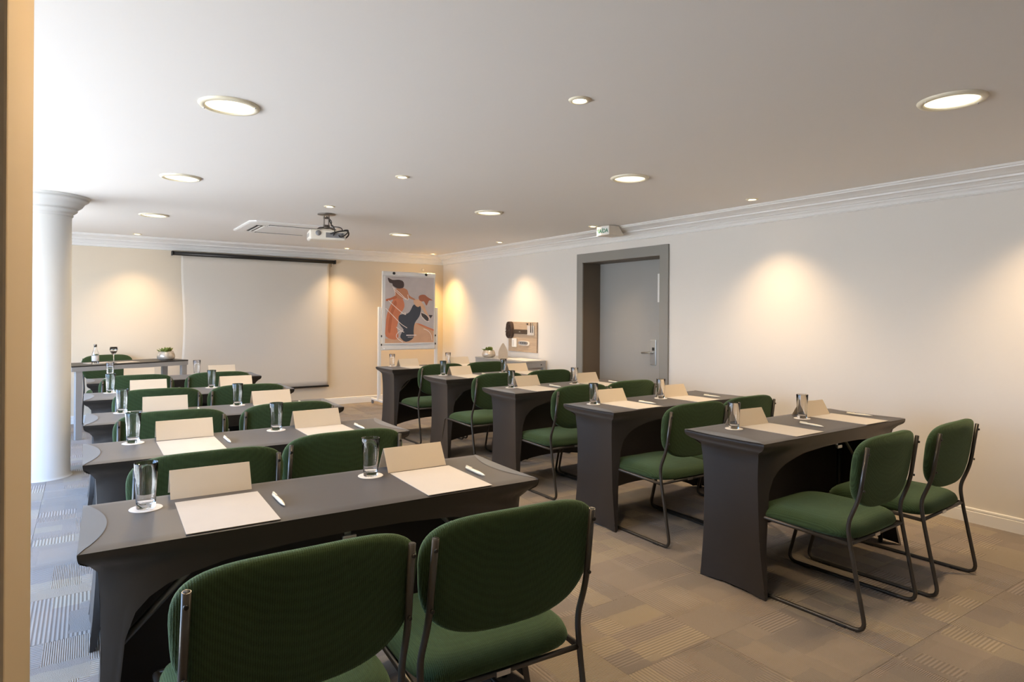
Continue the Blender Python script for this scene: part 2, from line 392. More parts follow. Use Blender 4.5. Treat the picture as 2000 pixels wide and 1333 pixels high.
# door: grey casing, deep jamb, leaf at the back of the reveal
d = thing('door_1', None, None, (XW, DY0, 0)); struct(d)
casing = [(4.511, 4.629), (5.873, 5.976)]
bm = bmesh.new()
YA, YB, ZA, ZI = -0.109, 1.356, 2.122, 2.012     # casing outer y0, y1, head; inner head (local y from DY0)
add_box(bm, -0.022, 0.0, YA, 0.010, 0, ZA, bev=0.003); add_box(bm, -0.022, 0.0, 1.252, YB, 0, ZA, bev=0.003); add_box(bm, -0.0215, 0.0, 0.0, 1.26, ZI, ZA - 0.0005, bev=0.003)
link('casing', bm_mesh('casing', bm), 'frame_grey', d)
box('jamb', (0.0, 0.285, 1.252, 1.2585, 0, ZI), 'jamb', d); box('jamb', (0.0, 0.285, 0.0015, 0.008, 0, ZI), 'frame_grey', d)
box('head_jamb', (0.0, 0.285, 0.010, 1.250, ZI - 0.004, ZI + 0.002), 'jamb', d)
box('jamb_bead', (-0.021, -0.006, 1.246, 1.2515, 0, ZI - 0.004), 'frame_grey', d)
lf = box('door_leaf', (0.268, 0.312, 0.008, 1.252, 0.003, ZI - 0.0042), 'door_grey', d, bev=0.002)

bm = bmesh.new(); add_box(bm, 0.258, 0.268, 0.318, 0.404, 0.83, 1.112, bev=0.003)
pl = link('lock_plate', bm_mesh('lock_plate', bm), 'steel', d); pl['label'] = 'brushed steel lock plate'
bm = bmesh.new()
add_tube(bm, fillet([(0.262, 0.36, 0.966), (0.215, 0.36, 0.966), (0.213, 0.49, 0.960)], 0.02), 0.0105, 12)
add_lathe(bm, [(0, 0), (0.02, 0), (0.02, 0.002), (0, 0.002)], 16, 0, 0)
hd = link('door_handle', bm_mesh('door_handle', bm), 'steel', d); hd['label'] = 'steel lever handle'
box('card_reader', (0.2565, 0.2595, 0.337, 0.373, 0.990, 1.025), 'black', d)
sg = box('door_notice', (0.2635, 0.268, 0.15, 0.300, 1.53, 1.845), 'white', d); sg['label'] = 'narrow white strip on the door leaf'

# ------------------------------------------------------------------ pillar and round column
pb = bmesh.new(); add_box(pb, -0.56, -0.0835, 1.0, 1.44, 0, ZC, bev=0.004)
tag(link('pillar', bm_mesh('pillar', pb), 'pillar'), 'square beige painted pillar at the left edge, nearest to the camera', 'pillar')
cx, cy = -0.305, 6.57
c = thing('round_column', 'round white plaster column with a moulded capital behind the left tables', 'column', (cx, cy, 0))
lathe('shaft', [(0.205, 0), (0.205, 0.0), (0.200, 0.012), (0.19, 0.02), (0.19, 2.19)], 'plaster', c, 64)
lathe('capital', [(0.19, 2.18), (0.196, 2.184), (0.203, 2.192), (0.196, 2.202), (0.198, 2.208), (0.212, 2.215), (0.228, 2.226), (0.232, 2.236), (0.224, 2.243), (0.228, 2.250),
      (0.246, 2.256), (0.262, 2.268), (0.275, 2.288), (0.284, 2.305), (0.300, 2.312), (0.312, 2.322), (0.305, 2.330), (0.318, 2.336), (0.322, 2.344), (0.322, ZC)], 'plaster', c, 64)

# ------------------------------------------------------------------ ceiling lights
def downlight():
    t = thing('ceiling_light', 'x', 'light', (0, 0, ZC))
    lathe('ring', [(0.104, -0.0005), (0.104, -0.007), (0.110, -0.013), (0.128, -0.011), (0.134, -0.003), (0.134, -0.0005)], 'ring', t, 48)
    lathe('diffuser', [(0.0, -0.0095), (0.05, -0.009), (0.09, -0.0065), (0.1045, -0.004)], 'lamp', t, 48)
    for a in (0.6, 0.6 + PI):
        bm = bmesh.new(); add_lathe(bm, [(0, -0.0155), (0.004, -0.015), (0.004, -0.011)], 8, 0.119 * math.cos(a), 0.119 * math.sin(a))
        link('screw', bm_mesh('screw', bm), 'steel', t)
    return t
dl = downlight(); first = True
DL = [(0.545, 1.25, 'large round lit ceiling light above the left tables, just outside the top edge'),
      (0.545, 3.19, 'large round lit ceiling light at upper left, nearest of the left line'),
      (0.548, 5.08, 'large round lit ceiling light, second of the left line'),
      (0.54, 7.2, 'large round lit ceiling light, farthest of the left line beside the round column'),
      (3.19, 1.25, 'large round lit ceiling light at the upper right corner of the view'),
      (3.165, 3.24, 'large round lit ceiling light, second of the right line'),
      (3.15, 5.10, 'large round lit ceiling light, third of the right line'),
      (3.15, 7.14, 'large round lit ceiling light, farthest of the right line')]
for x, y, lb in DL:
    if first: dl.location = (x, y, ZC); dl['label'] = lb; dl['group'] = 'large round ceiling lights'; first = False
    else: copy_tree(dl, lb, 'large round ceiling lights', (x, y, ZC), random.random() * 3)
    l = bpy.data.lights.new('downlight_beam', 'SPOT'); l.energy = DOWN_POWER; l.color = WARM
    l.spot_size = 2.9; l.spot_blend = 0.6; l.shadow_soft_size = 0.10
    o = bpy.data.objects.new('downlight_beam', l); COL.objects.link(o); o.location = (x, y, ZC - 0.016)
def spotlight():
    t = thing('spotlight', 'x', 'light', (0, 0, ZC))
    lathe('ring', [(0.030, -0.0005), (0.030, -0.005), (0.034, -0.009), (0.046, -0.007), (0.050, -0.0005)], 'ring', t, 32)
    lathe('bulb', [(0.0, -0.004), (0.018, -0.0038), (0.0295, -0.0025)], 'bulb', t, 24)
    return t
sp = spotlight(); first = True
SP = [(1.832, 2.196, 0, 'small recessed spotlight in the middle line, nearest one', 'c'), (1.835, 4.134, 0, 'small recessed spotlight in the middle line, second one', 'c'),
      (1.808, 5.661, 0, 'small recessed spotlight just in front of the projector mount', 'c'),
      (0.502, 9.061, 1, 'small recessed spotlight near the back wall, left of the screen', 'b'), (3.179, 9.122, 1, 'small recessed spotlight near the back wall, right end of the screen', 'b'),
      (4.59, 9.118, 1, 'small recessed spotlight in the far right corner above the flip chart', 'k'), (4.553, 3.236, 1, 'small recessed spotlight near the right wall, in front of the doorway', 'r'),
      (4.556, 7.095, 1, 'small recessed spotlight near the right wall, above the wooden board', 'r'), (4.553, 1.30, 1, 'small recessed spotlight near the right wall, outside the right edge', 'r'),
      (4.553, 5.22, 1, 'small recessed spotlight near the right wall, above the doorway', 'd')]
for x, y, on, lb, k in SP:
    if first: sp.location = (x, y, ZC); sp['label'] = lb; sp['group'] = 'small recessed spotlights'; first = False
    else: copy_tree(sp, lb, 'small recessed spotlights', (x, y, ZC))
    l = bpy.data.lights.new('spotlight_beam', 'SPOT')
    l.energy = SPOT_POWER * {'c': 0.6, 'b': 0.9, 'k': 1.6, 'r': 1.0, 'd': 0.7}[k]
    l.color = {'k': (1.0, 0.62, 0.22)}.get(k, (1.0, 0.70, 0.40)); l.spot_size = 1.75; l.spot_blend = 0.9; l.shadow_soft_size = 0.025
    o = bpy.data.objects.new('spotlight_beam', l); COL.objects.link(o)
    o.location = (x, y, ZC - 0.012)

# ------------------------------------------------------------------ ceiling cassette, projector, exit sign
t = thing('ceiling_vent', 'square white air conditioning cassette in the ceiling behind the projector', 'vent', (1.885, 7.45, ZC))
def ring_frame(bm, a, b_, z0, z1, bev=0.0):
    add_box(bm, -a, a, -a, -b_, z0, z1, bev=bev); add_box(bm, -a, a, b_, a, z0, z1, bev=bev)
    add_box(bm, -a, -b_, -b_, b_, z0, z1); add_box(bm, b_, a, -b_, b_, z0, z1)
bm = bmesh.new()
prof = [(0.49, -0.0005), (0.49, -0.012), (0.475, -0.020), (0.395, -0.026), (0.385, -0.022), (0.30, -0.022), (0.295, -0.028), (0.0, -0.028)]
rows = []
for (a, z) in prof:
    if a == 0: continue
    c_ = 0.06 * a / 0.49
    pts = [(a, -a + c_), (a, a - c_), (a - c_, a), (-a + c_, a), (-a, a - c_), (-a, -a + c_), (-a + c_, -a), (a - c_, -a)]
    rows.append([bm.verts.new((px, py, z)) for px, py in pts])
for r0, r1 in zip(rows, rows[1:]):
    for k in range(8): bm.faces.new((r0[k], r0[(k + 1) % 8], r1[(k + 1) % 8], r1[k]))
bm.faces.new(rows[-1])
link('panel', bm_mesh('panel', bm), 'white', t)
for k in range(4):
    bm = bmesh.new(); add_box(bm, -0.27, 0.27, -0.378, -0.318, -0.026, -0.0225)
    o = link('air_slot', bm_mesh('air_slot', bm), 'vent_dark', t); o.rotation_euler = (0, 0, k * PI / 2)
    bm = bmesh.new(); add_box(bm, -0.265, 0.265, -0.358, -0.338, -0.0305, -0.0265, bev=0.001)
    o = link('louvre', bm_mesh('louvre', bm), 'white', t); o.rotation_euler = (0, 0, k * PI / 2)
for k in range(6):
    box('indicator', (-0.395 + 0.022 * k, -0.385 + 0.022 * k, -0.306, -0.298, -0.0305, -0.0275), 'vent_dark', t)

p = thing('projector', 'white ceiling projector hanging from a dark metal mount with loose cables', 'projector', (1.925, 6.12, 2.085), 0.0)
bm = bmesh.new(); add_box(bm, -0.17, 0.17, -0.125, 0.125, 0.0, 0.098, bev=0.022, segs=4)
body = link('body', bm_mesh('body', bm), 'projector_white', p)
p.rotation_euler = (0, 0, -0.18)
bm = bmesh.new()
for k in range(9): add_box(bm, -0.1705, -0.1685, -0.085 + 0.02 * k, -0.076 + 0.02 * k, 0.03, 0.066)
link('vent_grille', bm_mesh('vent_grille', bm), 'grey_plastic', p)
prb = bmesh.new(); add_lathe(prb, [(0.0, 0.0), (0.032, 0.0), (0.032, 0.012), (0.024, 0.013), (0.022, 0.006), (0.0, 0.004)], 24)
o = link('lens', bm_mesh('lens', prb), 'black', p); o.location = (0.06, 0.137, 0.05); o.rotation_euler = (-PI / 2, 0, 0)
prb = bmesh.new(); add_lathe(prb, [(0.0, 0.0), (0.026, 0.0), (0.026, 0.004), (0.0, 0.004)], 24)
o = link('focus_port', bm_mesh('focus_port', prb), 'grey_plastic', p); o.location = (-0.09, -0.1285, 0.062); o.rotation_euler = (PI / 2, 0, 0)
box('socket_panel', (-0.02, 0.15, -0.1275, -0.124, 0.022, 0.07), 'grey_plastic', p)
lathe('mount_plate', [(0, 0.265), (0.0, 0.2645), (0.085, 0.2645), (0.085, 0.255), (0.06, 0.250), (0.0, 0.250)], 'copper', p, 24)
bm = bmesh.new()
for sx_ in (-1, 1): add_box(bm, sx_ * 0.022 - 0.004, sx_ * 0.022 + 0.004, -0.02, 0.02, 0.13, 0.252, bev=0.002)
add_tube(bm, [(-0.03, 0, 0.225), (0.03, 0, 0.225)], 0.009, 12); add_tube(bm, [(-0.03, 0, 0.150), (0.03, 0, 0.150)], 0.010, 12)
link('mount_bracket', bm_mesh('mount_bracket', bm), 'copper', p)
bm = bmesh.new()
for a in range(4):
    x, y = 0.13 * math.cos(a * PI / 2 + 0.7), 0.10 * math.sin(a * PI / 2 + 0.7)
    add_tube(bm, fillet([(0, 0, 0.132), (x * 0.7, y * 0.7, 0.125), (x, y, 0.097)], 0.02), 0.0065, 8)
add_lathe(bm, [(0, 0.14), (0.035, 0.14), (0.038, 0.122), (0, 0.122)], 20)
link('mount_arms', bm_mesh('mount_arms', bm), 'copper', p)
for k, (pts, r) in enumerate([([(0.02, 0.01, 0.235), (0.035, -0.05, 0.16), (0.05, -0.13, 0.13), (0.06, -0.16, 0.08), (0.05, -0.128, 0.045)], 0.005),
      ([(0.10, -0.128, 0.045), (0.11, -0.18, 0.02), (0.17, -0.16, 0.06), (0.20, -0.09, 0.11), (0.17, -0.02, 0.115)], 0.0055),
      ([(0.02, -0.13, 0.06), (0.07, -0.155, 0.075), (0.13, -0.15, 0.09), (0.19, -0.12, 0.10), (0.205, -0.06, 0.06), (0.17, -0.08, 0.03)], 0.007),
      ([(0.0, 0.0, 0.24), (0.06, 0.03, 0.20), (0.03, -0.03, 0.14), (0.14, -0.10, 0.13), (0.13, -0.13, 0.05)], 0.004)]):
    tube('cable', pts, r, 'black', p, 8, rad=0.05)

s_ = thing('exit_sign', 'small lit exit sign reading SAIDA in green above the door', 'sign', (4.60, 5.01, 2.243))
s_['label'] = 'small wedge-shaped exit sign with green SAÍDA lettering above the grey door'
bm = bmesh.new(); add_prism(bm, [(0, 0), (0.215, 0.0), (0.140, 0.098), (0, 0.098)], 'y', 0.0, 0.196)
link('housing', bm_mesh('housing', bm), 'cream_plastic', s_)
box('sign_face', (-0.004, -0.0005, 0.006, 0.190, 0.006, 0.092), 'white', s_)
box('ceiling_bracket', (0.03, 0.10, 0.10, 0.17, 0.0985, 0.1065), 'cream_plastic', s_)
def text_mesh(name, s, size, mat, parent, matrix, extrude=0.0006, align='CENTER'):
    cu = bpy.data.curves.new(name, 'FONT'); cu.body = s; cu.size = size; cu.extrude = extrude; cu.align_x = align; cu.offset = size * 0.02
    tmp = bpy.data.objects.new(name, cu); COL.objects.link(tmp)
    bpy.context.view_layer.update()
    me = bpy.data.meshes.new_from_object(tmp); bpy.data.objects.remove(tmp)
    o = bpy.data.objects.new(name, me); COL.objects.link(o); me.materials.clear(); me.materials.append(M[mat]); o.parent = parent; o.matrix_local = matrix; return o
mm = Matrix.Translation((-0.0055, 0.098, 0.026)) @ Matrix.Rotation(-PI / 2, 4, 'Z') @ Matrix.Rotation(PI / 2, 4, 'X')
text_mesh('lettering', 'SAÍDA', 0.060, 'green_sign', s_, mm)

# ------------------------------------------------------------------ projection screen
s_ = thing('projection_screen', 'white pull-down projection screen with a black roller tube on the back wall', 'screen', (0, YW, 0))
tube('roller_case', [(0.93, -0.062, 2.168), (3.10, -0.062, 2.160)], 0.027, 'black_metal', s_, 20)
for x, z in ((0.915, 2.168), (3.095, 2.160)):
    bm = bmesh.new(); add_box(bm, x, x + 0.022, -0.095, -0.001, z - 0.03, z + 0.03, bev=0.008)
    link('end_bracket', bm_mesh('end_bracket', bm), 'black_metal', s_)
bm = bmesh.new()
def scr(u, v, t=0.0):
    z = 0.30 + v * (2.145 - 0.30)
    edge = 0.030 * math.sin(PI * min(1, v * 1.05)) ** 2
    x = 1.03 + edge + u * (3.015 - 1.03 - edge)
    y = -0.062 + 0.010 * math.exp(-((u) / 0.05)) * math.sin(v * 9) + 0.012 * math.exp(-((1 - u) / 0.03)) * math.sin(PI * v)
    return (x, y + t, z)
ga = add_sheet(bm, scr, 60, 24); gb = add_sheet(bm, lambda u, v: scr(u, v, 0.0015), 60, 24)
for i in range(60):
    for j in (0, 24): bm.faces.new((ga[j][i], ga[j][i + 1], gb[j][i + 1], gb[j][i]))
for j in range(24):
    for i in (0, 60): bm.faces.new((ga[j][i], ga[j + 1][i], gb[j + 1][i], gb[j][i]))
link('sheet', bm_mesh('sheet', bm), 'screen', s_)
bm = bmesh.new(); add_box(bm, 1.02, 3.025, -0.070, -0.054, 0.278, 0.306, bev=0.004)
link('bottom_bar', bm_mesh('bottom_bar', bm), 'black_metal', s_)
tube('pull_cord', [(3.05, -0.062, 2.140), (3.05, -0.060, 2.085)], 0.003, 'black', s_, 6)

# ------------------------------------------------------------------ flip chart with poster
fc = thing('flip_chart', 'white flip chart stand on castors holding a poster, in the far right corner', 'flip chart', (4.13, 9.02, 0))
bm = bmesh.new(); add_box(bm, -0.445, 0.445, -0.012, 0.012, 0.83, 2.03, bev=0.004); link('backboard', bm_mesh('backboard', bm), 'white', fc)
for sx_ in (-1, 1):
    bm = bmesh.new(); add_box(bm, sx_ * 0.475 - 0.022, sx_ * 0.475 + 0.022, -0.005, 0.035, 0.085, 1.485, bev=0.004); link('upright', bm_mesh('upright', bm), 'white', fc)
    bm = bmesh.new(); add_box(bm, sx_ * 0.475 - 0.02, sx_ * 0.475 + 0.02, -0.27, 0.30, 0.058, 0.088, bev=0.006); link('foot', bm_mesh('foot', bm), 'white', fc)
    for y in (-0.24, 0.27):
        bm = bmesh.new(); add_tube(bm, [(sx_ * 0.475 - 0.012, y, 0.026), (sx_ * 0.475 + 0.012, y, 0.026)], 0.026, 16); add_box(bm, sx_ * 0.475 - 0.016, sx_ * 0.475 + 0.016, y - 0.012, y + 0.012, 0.03, 0.06)
        link('castor', bm_mesh('castor', bm), 'grey_plastic', fc)
    for z in (1.03, 0.90):
        bm = bmesh.new(); add_box(bm, sx_ * 0.452 - 0.008, sx_ * 0.452 + 0.008, -0.02, -0.0055, z, z + 0.03, bev=0.003); link('catch', bm_mesh('catch', bm), 'black', fc)
bm = bmesh.new(); add_box(bm, -0.44, 0.44, -0.035, -0.0125, 1.965, 2.022, bev=0.006); link('clamp_bar', bm_mesh('clamp_bar', bm), 'white', fc)
bm = bmesh.new(); add_box(bm, -0.42, 0.42, -0.055, -0.0125, 0.845, 0.862, bev=0.003); add_box(bm, -0.42, 0.42, -0.058, -0.052, 0.845, 0.885); link('pen_tray', bm_mesh('pen_tray', bm), 'white', fc)
for x in (-0.27, 0.27):
    bm = bmesh.new(); add_lathe(bm, [(0, 0), (0.019, 0.0), (0.022, 0.012), (0.015, 0.024), (0, 0.026)], 16)
    o = link('clamp_knob', bm_mesh('clamp_knob', bm), 'black', fc); o.location = (x, -0.035, 2.0); o.rotation_euler = (PI / 2, 0, 0)

# the poster: printed picture of two dancing women, flat print built from thin inked shapes
po = thing('poster', 'printed poster of two dancing women in orange and dark dresses on the flip chart', 'poster', (4.13, 9.0045, 0))
def ink(name, col, r=0.6): M[name] = noise_mat(name, col, tuple(c * 1.25 for c in col), 9.0, r, 0.0); return name
ink('ink_bg', (0.46, 0.42, 0.42)); ink('ink_sand', (0.56, 0.34, 0.22)); ink('ink_orange', (0.55, 0.19, 0.10)); ink('ink_orange_dark', (0.44, 0.13, 0.06))
ink('ink_skin', (0.46, 0.20, 0.11)); ink('ink_navy', (0.045, 0.055, 0.075)); ink('ink_hair', (0.06, 0.04, 0.04)); ink('ink_red_hair', (0.34, 0.12, 0.07)); ink('ink_white', (0.78, 0.70, 0.66)); ink('ink_fair', (0.62, 0.38, 0.24)); ink('ink_sole', (0.05, 0.045, 0.05)); ink('ink_grey', (0.33, 0.30, 0.30))
PX0, PX1, PZ0, PZ1 = -0.405, 0.415, 0.938, 1.955
# picture coordinates: u 0..1 from the left, v 0..1 from the top
def PP(u, v): return (PX0 + u * (PX1 - PX0), PZ1 - v * (PZ1 - PZ0))
def smooth_poly(pts, k=3):
    out = []; n = len(pts)
    for i in range(n):
        p0, p1, p2, p3 = [Vector(pts[(i + j) % n]) for j in (-1, 0, 1, 2)]
        for q in range(k):
            t = q / k
            out.append(tuple(0.5 * ((2 * p1) + (-p0 + p2) * t + (2 * p0 - 5 * p1 + 4 * p2 - p3) * t * t + (-p0 + 3 * p1 - 3 * p2 + p3) * t ** 3)))
    return out
layer = [0]
def print_shape(name, pts, mat, k=3):
    layer[0] += 1; y = -0.0145 - 0.00022 * layer[0]
    pl_ = [PP(*q) for q in (smooth_poly(pts, k) if k > 1 else pts)]
    return prism(name, pl_, 'y', y, -0.0135, mat, po)
def print_line(name, pts, wd, mat):
    layer[0] += 1; y = -0.0145 - 0.00022 * layer[0]
    f = [Vector(v) for v in fillet([(PP(*q)[0], 0, PP(*q)[1]) for q in pts], 0.08, 4)]; L = []; R = []
    for i, q in enumerate(f):
        t_ = (f[min(i + 1, len(f) - 1)] - f[max(i - 1, 0)]).normalized(); nn = Vector((-t_.z, 0, t_.x)) * wd / 2
        L.append((q.x + nn.x, q.z + nn.z)); R.append((q.x - nn.x, q.z - nn.z))
    bm = bmesh.new()
    for i in range(len(f) - 1): add_prism(bm, [L[i], L[i + 1], R[i + 1], R[i]], 'y', y, y + 0.0005)
    return link(name, bm_mesh(name, bm), mat, po)
box('sheet', (PX0 - 0.012, PX1 + 0.012, -0.0145, -0.0130, PZ0 - 0.02, PZ1 + 0.006), 'white', po)
print_shape('printed_background', [(0, 0), (1, 0), (1, 1), (0, 1)], 'ink_bg', 1)
print_shape('printed_sand', [(0.0, 0.93), (0.3, 0.93), (0.55, 0.88), (0.57, 0.735), (0.62, 0.70), (0.80, 0.745), (1.0, 0.81), (1.0, 1.0), (0.0, 1.0)], 'ink_sand', 1)
print_shape('printed_shadow', [(0.62, 0.70), (0.72, 0.715), (0.88, 0.765), (1.0, 0.80), (1.0, 0.825), (0.85, 0.785), (0.70, 0.735)], 'ink_orange', 1)
print_shape('printed_dress', [(0.21, 0.30), (0.33, 0.32), (0.385, 0.42), (0.36, 0.50), (0.30, 0.56), (0.27, 0.65), (0.24, 0.78), (0.27, 0.90), (0.20, 0.95), (0.02, 0.90), (0.015, 0.75), (0.03, 0.60), (0.08, 0.48), (0.14, 0.38)], 'ink_orange')
print_shape('printed_fold', [(0.20, 0.36), (0.23, 0.42), (0.16, 0.55), (0.13, 0.70), (0.10, 0.85), (0.06, 0.80), (0.09, 0.60), (0.14, 0.46)], 'ink_orange_dark')
print_shape('printed_bodice', [(0.20, 0.19), (0.34, 0.17), (0.42, 0.20), (0.44, 0.30), (0.36, 0.335), (0.20, 0.325), (0.19, 0.25)], 'ink_skin')
print_shape('printed_arm', [(0.36, 0.18), (0.44, 0.20), (0.48, 0.28), (0.60, 0.335), (0.59, 0.352), (0.46, 0.315), (0.41, 0.26)], 'ink_skin')
print_shape('printed_arm', [(0.21, 0.29), (0.11, 0.325), (0.02, 0.345), (0.03, 0.375), (0.14, 0.35), (0.23, 0.325)], 'ink_orange_dark')
print_shape('printed_hand', [(0.42, 0.30), (0.46, 0.31), (0.455, 0.345), (0.43, 0.335)], 'ink_skin')
print_shape('printed_hair', [(0.05, 0.025), (0.14, 0.055), (0.27, 0.05), (0.35, 0.07), (0.375, 0.12), (0.35, 0.17), (0.24, 0.18), (0.15, 0.14), (0.14, 0.11), (0.08, 0.095)], 'ink_hair')
print_shape('printed_dress', [(0.575, 0.42), (0.66, 0.455), (0.71, 0.44), (0.725, 0.50), (0.69, 0.60), (0.60, 0.70), (0.575, 0.82), (0.57, 0.93), (0.42, 0.985), (0.31, 0.92), (0.33, 0.85), (0.37, 0.80), (0.29, 0.72), (0.265, 0.63), (0.30, 0.575), (0.43, 0.56), (0.50, 0.52)], 'ink_navy')
print_shape('printed_back', [(0.57, 0.355), (0.68, 0.34), (0.74, 0.37), (0.71, 0.43), (0.66, 0.455), (0.60, 0.425)], 'ink_fair')
print_shape('printed_arm', [(0.70, 0.37), (0.78, 0.42), (0.84, 0.52), (0.90, 0.62), (0.88, 0.66), (0.84, 0.63), (0.79, 0.53), (0.71, 0.44)], 'ink_fair')
print_shape('printed_head', [(0.68, 0.29), (0.75, 0.265), (0.82, 0.275), (0.83, 0.33), (0.76, 0.37), (0.69, 0.35)], 'ink_red_hair')
print_shape('printed_hair', [(0.80, 0.27), (0.86, 0.30), (0.97, 0.35), (0.90, 0.35), (0.87, 0.39), (0.84, 0.43), (0.80, 0.38), (0.76, 0.34)], 'ink_red_hair')
print_shape('printed_shoe', [(0.72, 0.545), (0.80, 0.55), (0.88, 0.60), (0.87, 0.68), (0.80, 0.635), (0.735, 0.585)], 'ink_sole')
print_shape('printed_heel', [(0.89, 0.575), (0.97, 0.58), (0.93, 0.63)], 'ink_sole', 1)
for nm, pts in enumerate([[(0.14, 0.16), (0.28, 0.24), (0.40, 0.33), (0.47, 0.36), (0.45, 0.27)], [(0.16, 0.19), (0.30, 0.29), (0.41, 0.345)], [(0.06, 0.36), (0.20, 0.46), (0.36, 0.56), (0.42, 0.58), (0.39, 0.54)],
      [(0.01, 0.48), (0.18, 0.61), (0.32, 0.72), (0.44, 0.775)], [(0.36, 0.82), (0.26, 0.83), (0.21, 0.90), (0.27, 0.95), (0.36, 0.99)], [(0.72, 0.54), (0.73, 0.60), (0.82, 0.67), (0.90, 0.68)], [(0.74, 0.54), (0.84, 0.57), (0.91, 0.64)],
      [(0.78, 0.79), (0.86, 0.81), (0.94, 0.87), (0.96, 0.97)], [(0.22, 0.76), (0.30, 0.81), (0.38, 0.84)], [(0.16, 0.18), (0.20, 0.25), (0.19, 0.29)]]):
    print_line('printed_ribbon', pts, 0.009, 'ink_white')
for k in range(9): box('printed_mark', (-0.055 + 0.019 * k, -0.043 + 0.019 * k, -0.0235, -0.0135, 1.046, 1.062), 'ink_white', po)
for k in range(7): box('printed_mark', (-0.03 + 0.013 * k, -0.022 + 0.013 * k, -0.0235, -0.0135, 1.022, 1.028), 'ink_white', po)
box('printed_mark', (-0.30, 0.0, -0.0152, -0.0135, 1.935, 1.942), 'ink_grey', po)

# small round fixing on the wall over the flip chart
wf = lathe('wall_hook', [(0, 0), (0.022, 0), (0.022, 0.006), (0.012, 0.010), (0, 0.011)], 'cream_plastic', None, 20, (4.60, YW, 2.115)); wf.rotation_euler = (PI / 2, 0, 0)
tag(wf, 'small round beige disc fixed high on the back wall above the poster', 'hook')

# ------------------------------------------------------------------ wooden board with tools on the right wall
wb_ = box('wall_board', (-0.025, 0, -0.337, 0.337, -0.205, 0.205), 'wood', None, 0.003, (XW - 0.0005, 7.131, 1.077))
tag(wb_, 'square pale wooden board hung on the right wall with gadgets on it', 'board')
BX = XW - 0.026
bm = bmesh.new()
add_prism(bm, smooth_poly([(7.33, 1.10), (7.335, 1.22), (7.36, 1.275), (7.41, 1.285), (7.455, 1.26), (7.47, 1.17), (7.465, 1.09), (7.43, 1.055), (7.37, 1.055)], 3), 'x', BX - 0.045, BX - 0.001)
rnd = random.Random(3)
for k in range(150):
    a = rnd.random() * 2 * PI; r_ = rnd.random() ** 0.5
    y, z = 7.40 + 0.066 * r_ * math.cos(a), 1.17 + 0.108 * r_ * math.sin(a)
    add_box(bm, BX - 0.062 + rnd.random() * 0.01, BX - 0.044, y - 0.003, y + 0.003, z - 0.003, z + 0.003)
tag(link('brush', bm_mesh('brush', bm), 'bristle'), 'dark bristly oval brush hanging at the left edge of the wooden board', 'brush')
t = thing('strap', 'dark leather strap lying across the top of the wooden board', 'strap', (BX, 7.165, 1.148))
bm = bmesh.new(); add_box(bm, -0.018, -0.0005, -0.163, 0.163, -0.03, 0.03, bev=0.005); link('band', bm_mesh('band', bm), 'leather', t)
box('clasp', (-0.021, -0.0185, -0.02, 0.012, -0.008, 0.008), 'steel', t)
t = thing('card_holder', 'clear plastic holder with pens at the upper right of the wooden board', 'holder', (BX, 6.915, 1.17))
bm = bmesh.new(); add_box(bm, -0.012, -0.0005, -0.078, 0.078, -0.065, 0.065, bev=0.002); link('sleeve', bm_mesh('sleeve', bm), 'paper', t)
for y in (-0.052, -0.012): tube('pen', [(-0.018, y, -0.03), (-0.018, y + 0.004, 0.105)], 0.006, 'grey_plastic' if y < -0.03 else 'leather', t, 8)
t = thing('remote_control', 'white remote control at the lower left of the wooden board', 'remote', (BX, 7.302, 0.992))
bm = bmesh.new(); add_box(bm, -0.018, -0.0005, -0.056, 0.056, -0.06, 0.06, bev=0.004); link('body', bm_mesh('body', bm), 'white', t)
for k in range(4): box('button', (-0.020, -0.0182, 0.012, 0.026, 0.02 - 0.02 * k, 0.03 - 0.02 * k), 'grey_plastic', t)
t = thing('presenter_clicker', 'black rounded presenter remote in a pale tray at the lower right of the wooden board', 'remote', (BX, 7.078, 0.992))
bm = bmesh.new(); add_prism(bm, [(0.13 * math.copysign(abs(math.cos(a)) ** 0.45, math.cos(a)), 0.032 * math.copysign(abs(math.sin(a)) ** 0.8, math.sin(a))) for a in [2 * PI * k / 28 for k in range(28)]], 'x', -0.006, -0.0005)
link('tray', bm_mesh('tray', bm), 'cream_plastic', t)
bm = bmesh.new(); add_prism(bm, [(0.012 + 0.105 * math.copysign(abs(math.cos(a)) ** 0.45, math.cos(a)), 0.004 + 0.021 * math.copysign(abs(math.sin(a)) ** 0.8, math.sin(a))) for a in [2 * PI * k / 28 for k in range(28)]], 'x', -0.022, -0.006)
link('body', bm_mesh('body', bm), 'grey_plastic', t)
for y in (-0.05, 0.0, 0.05): box('button', (-0.0235, -0.0222, y - 0.01, y + 0.01, -0.004, 0.012), 'black', t)
t = thing('clip', 'small dark clip at the top right of the wooden board beside the holder', 'clip', (BX, 7.005, 1.255))
box('base', (-0.010, -0.0005, -0.016, 0.016, -0.012, 0.012), 'leather', t); box('lever', (-0.016, -0.0102, -0.008, 0.008, -0.008, 0.010), 'steel', t)

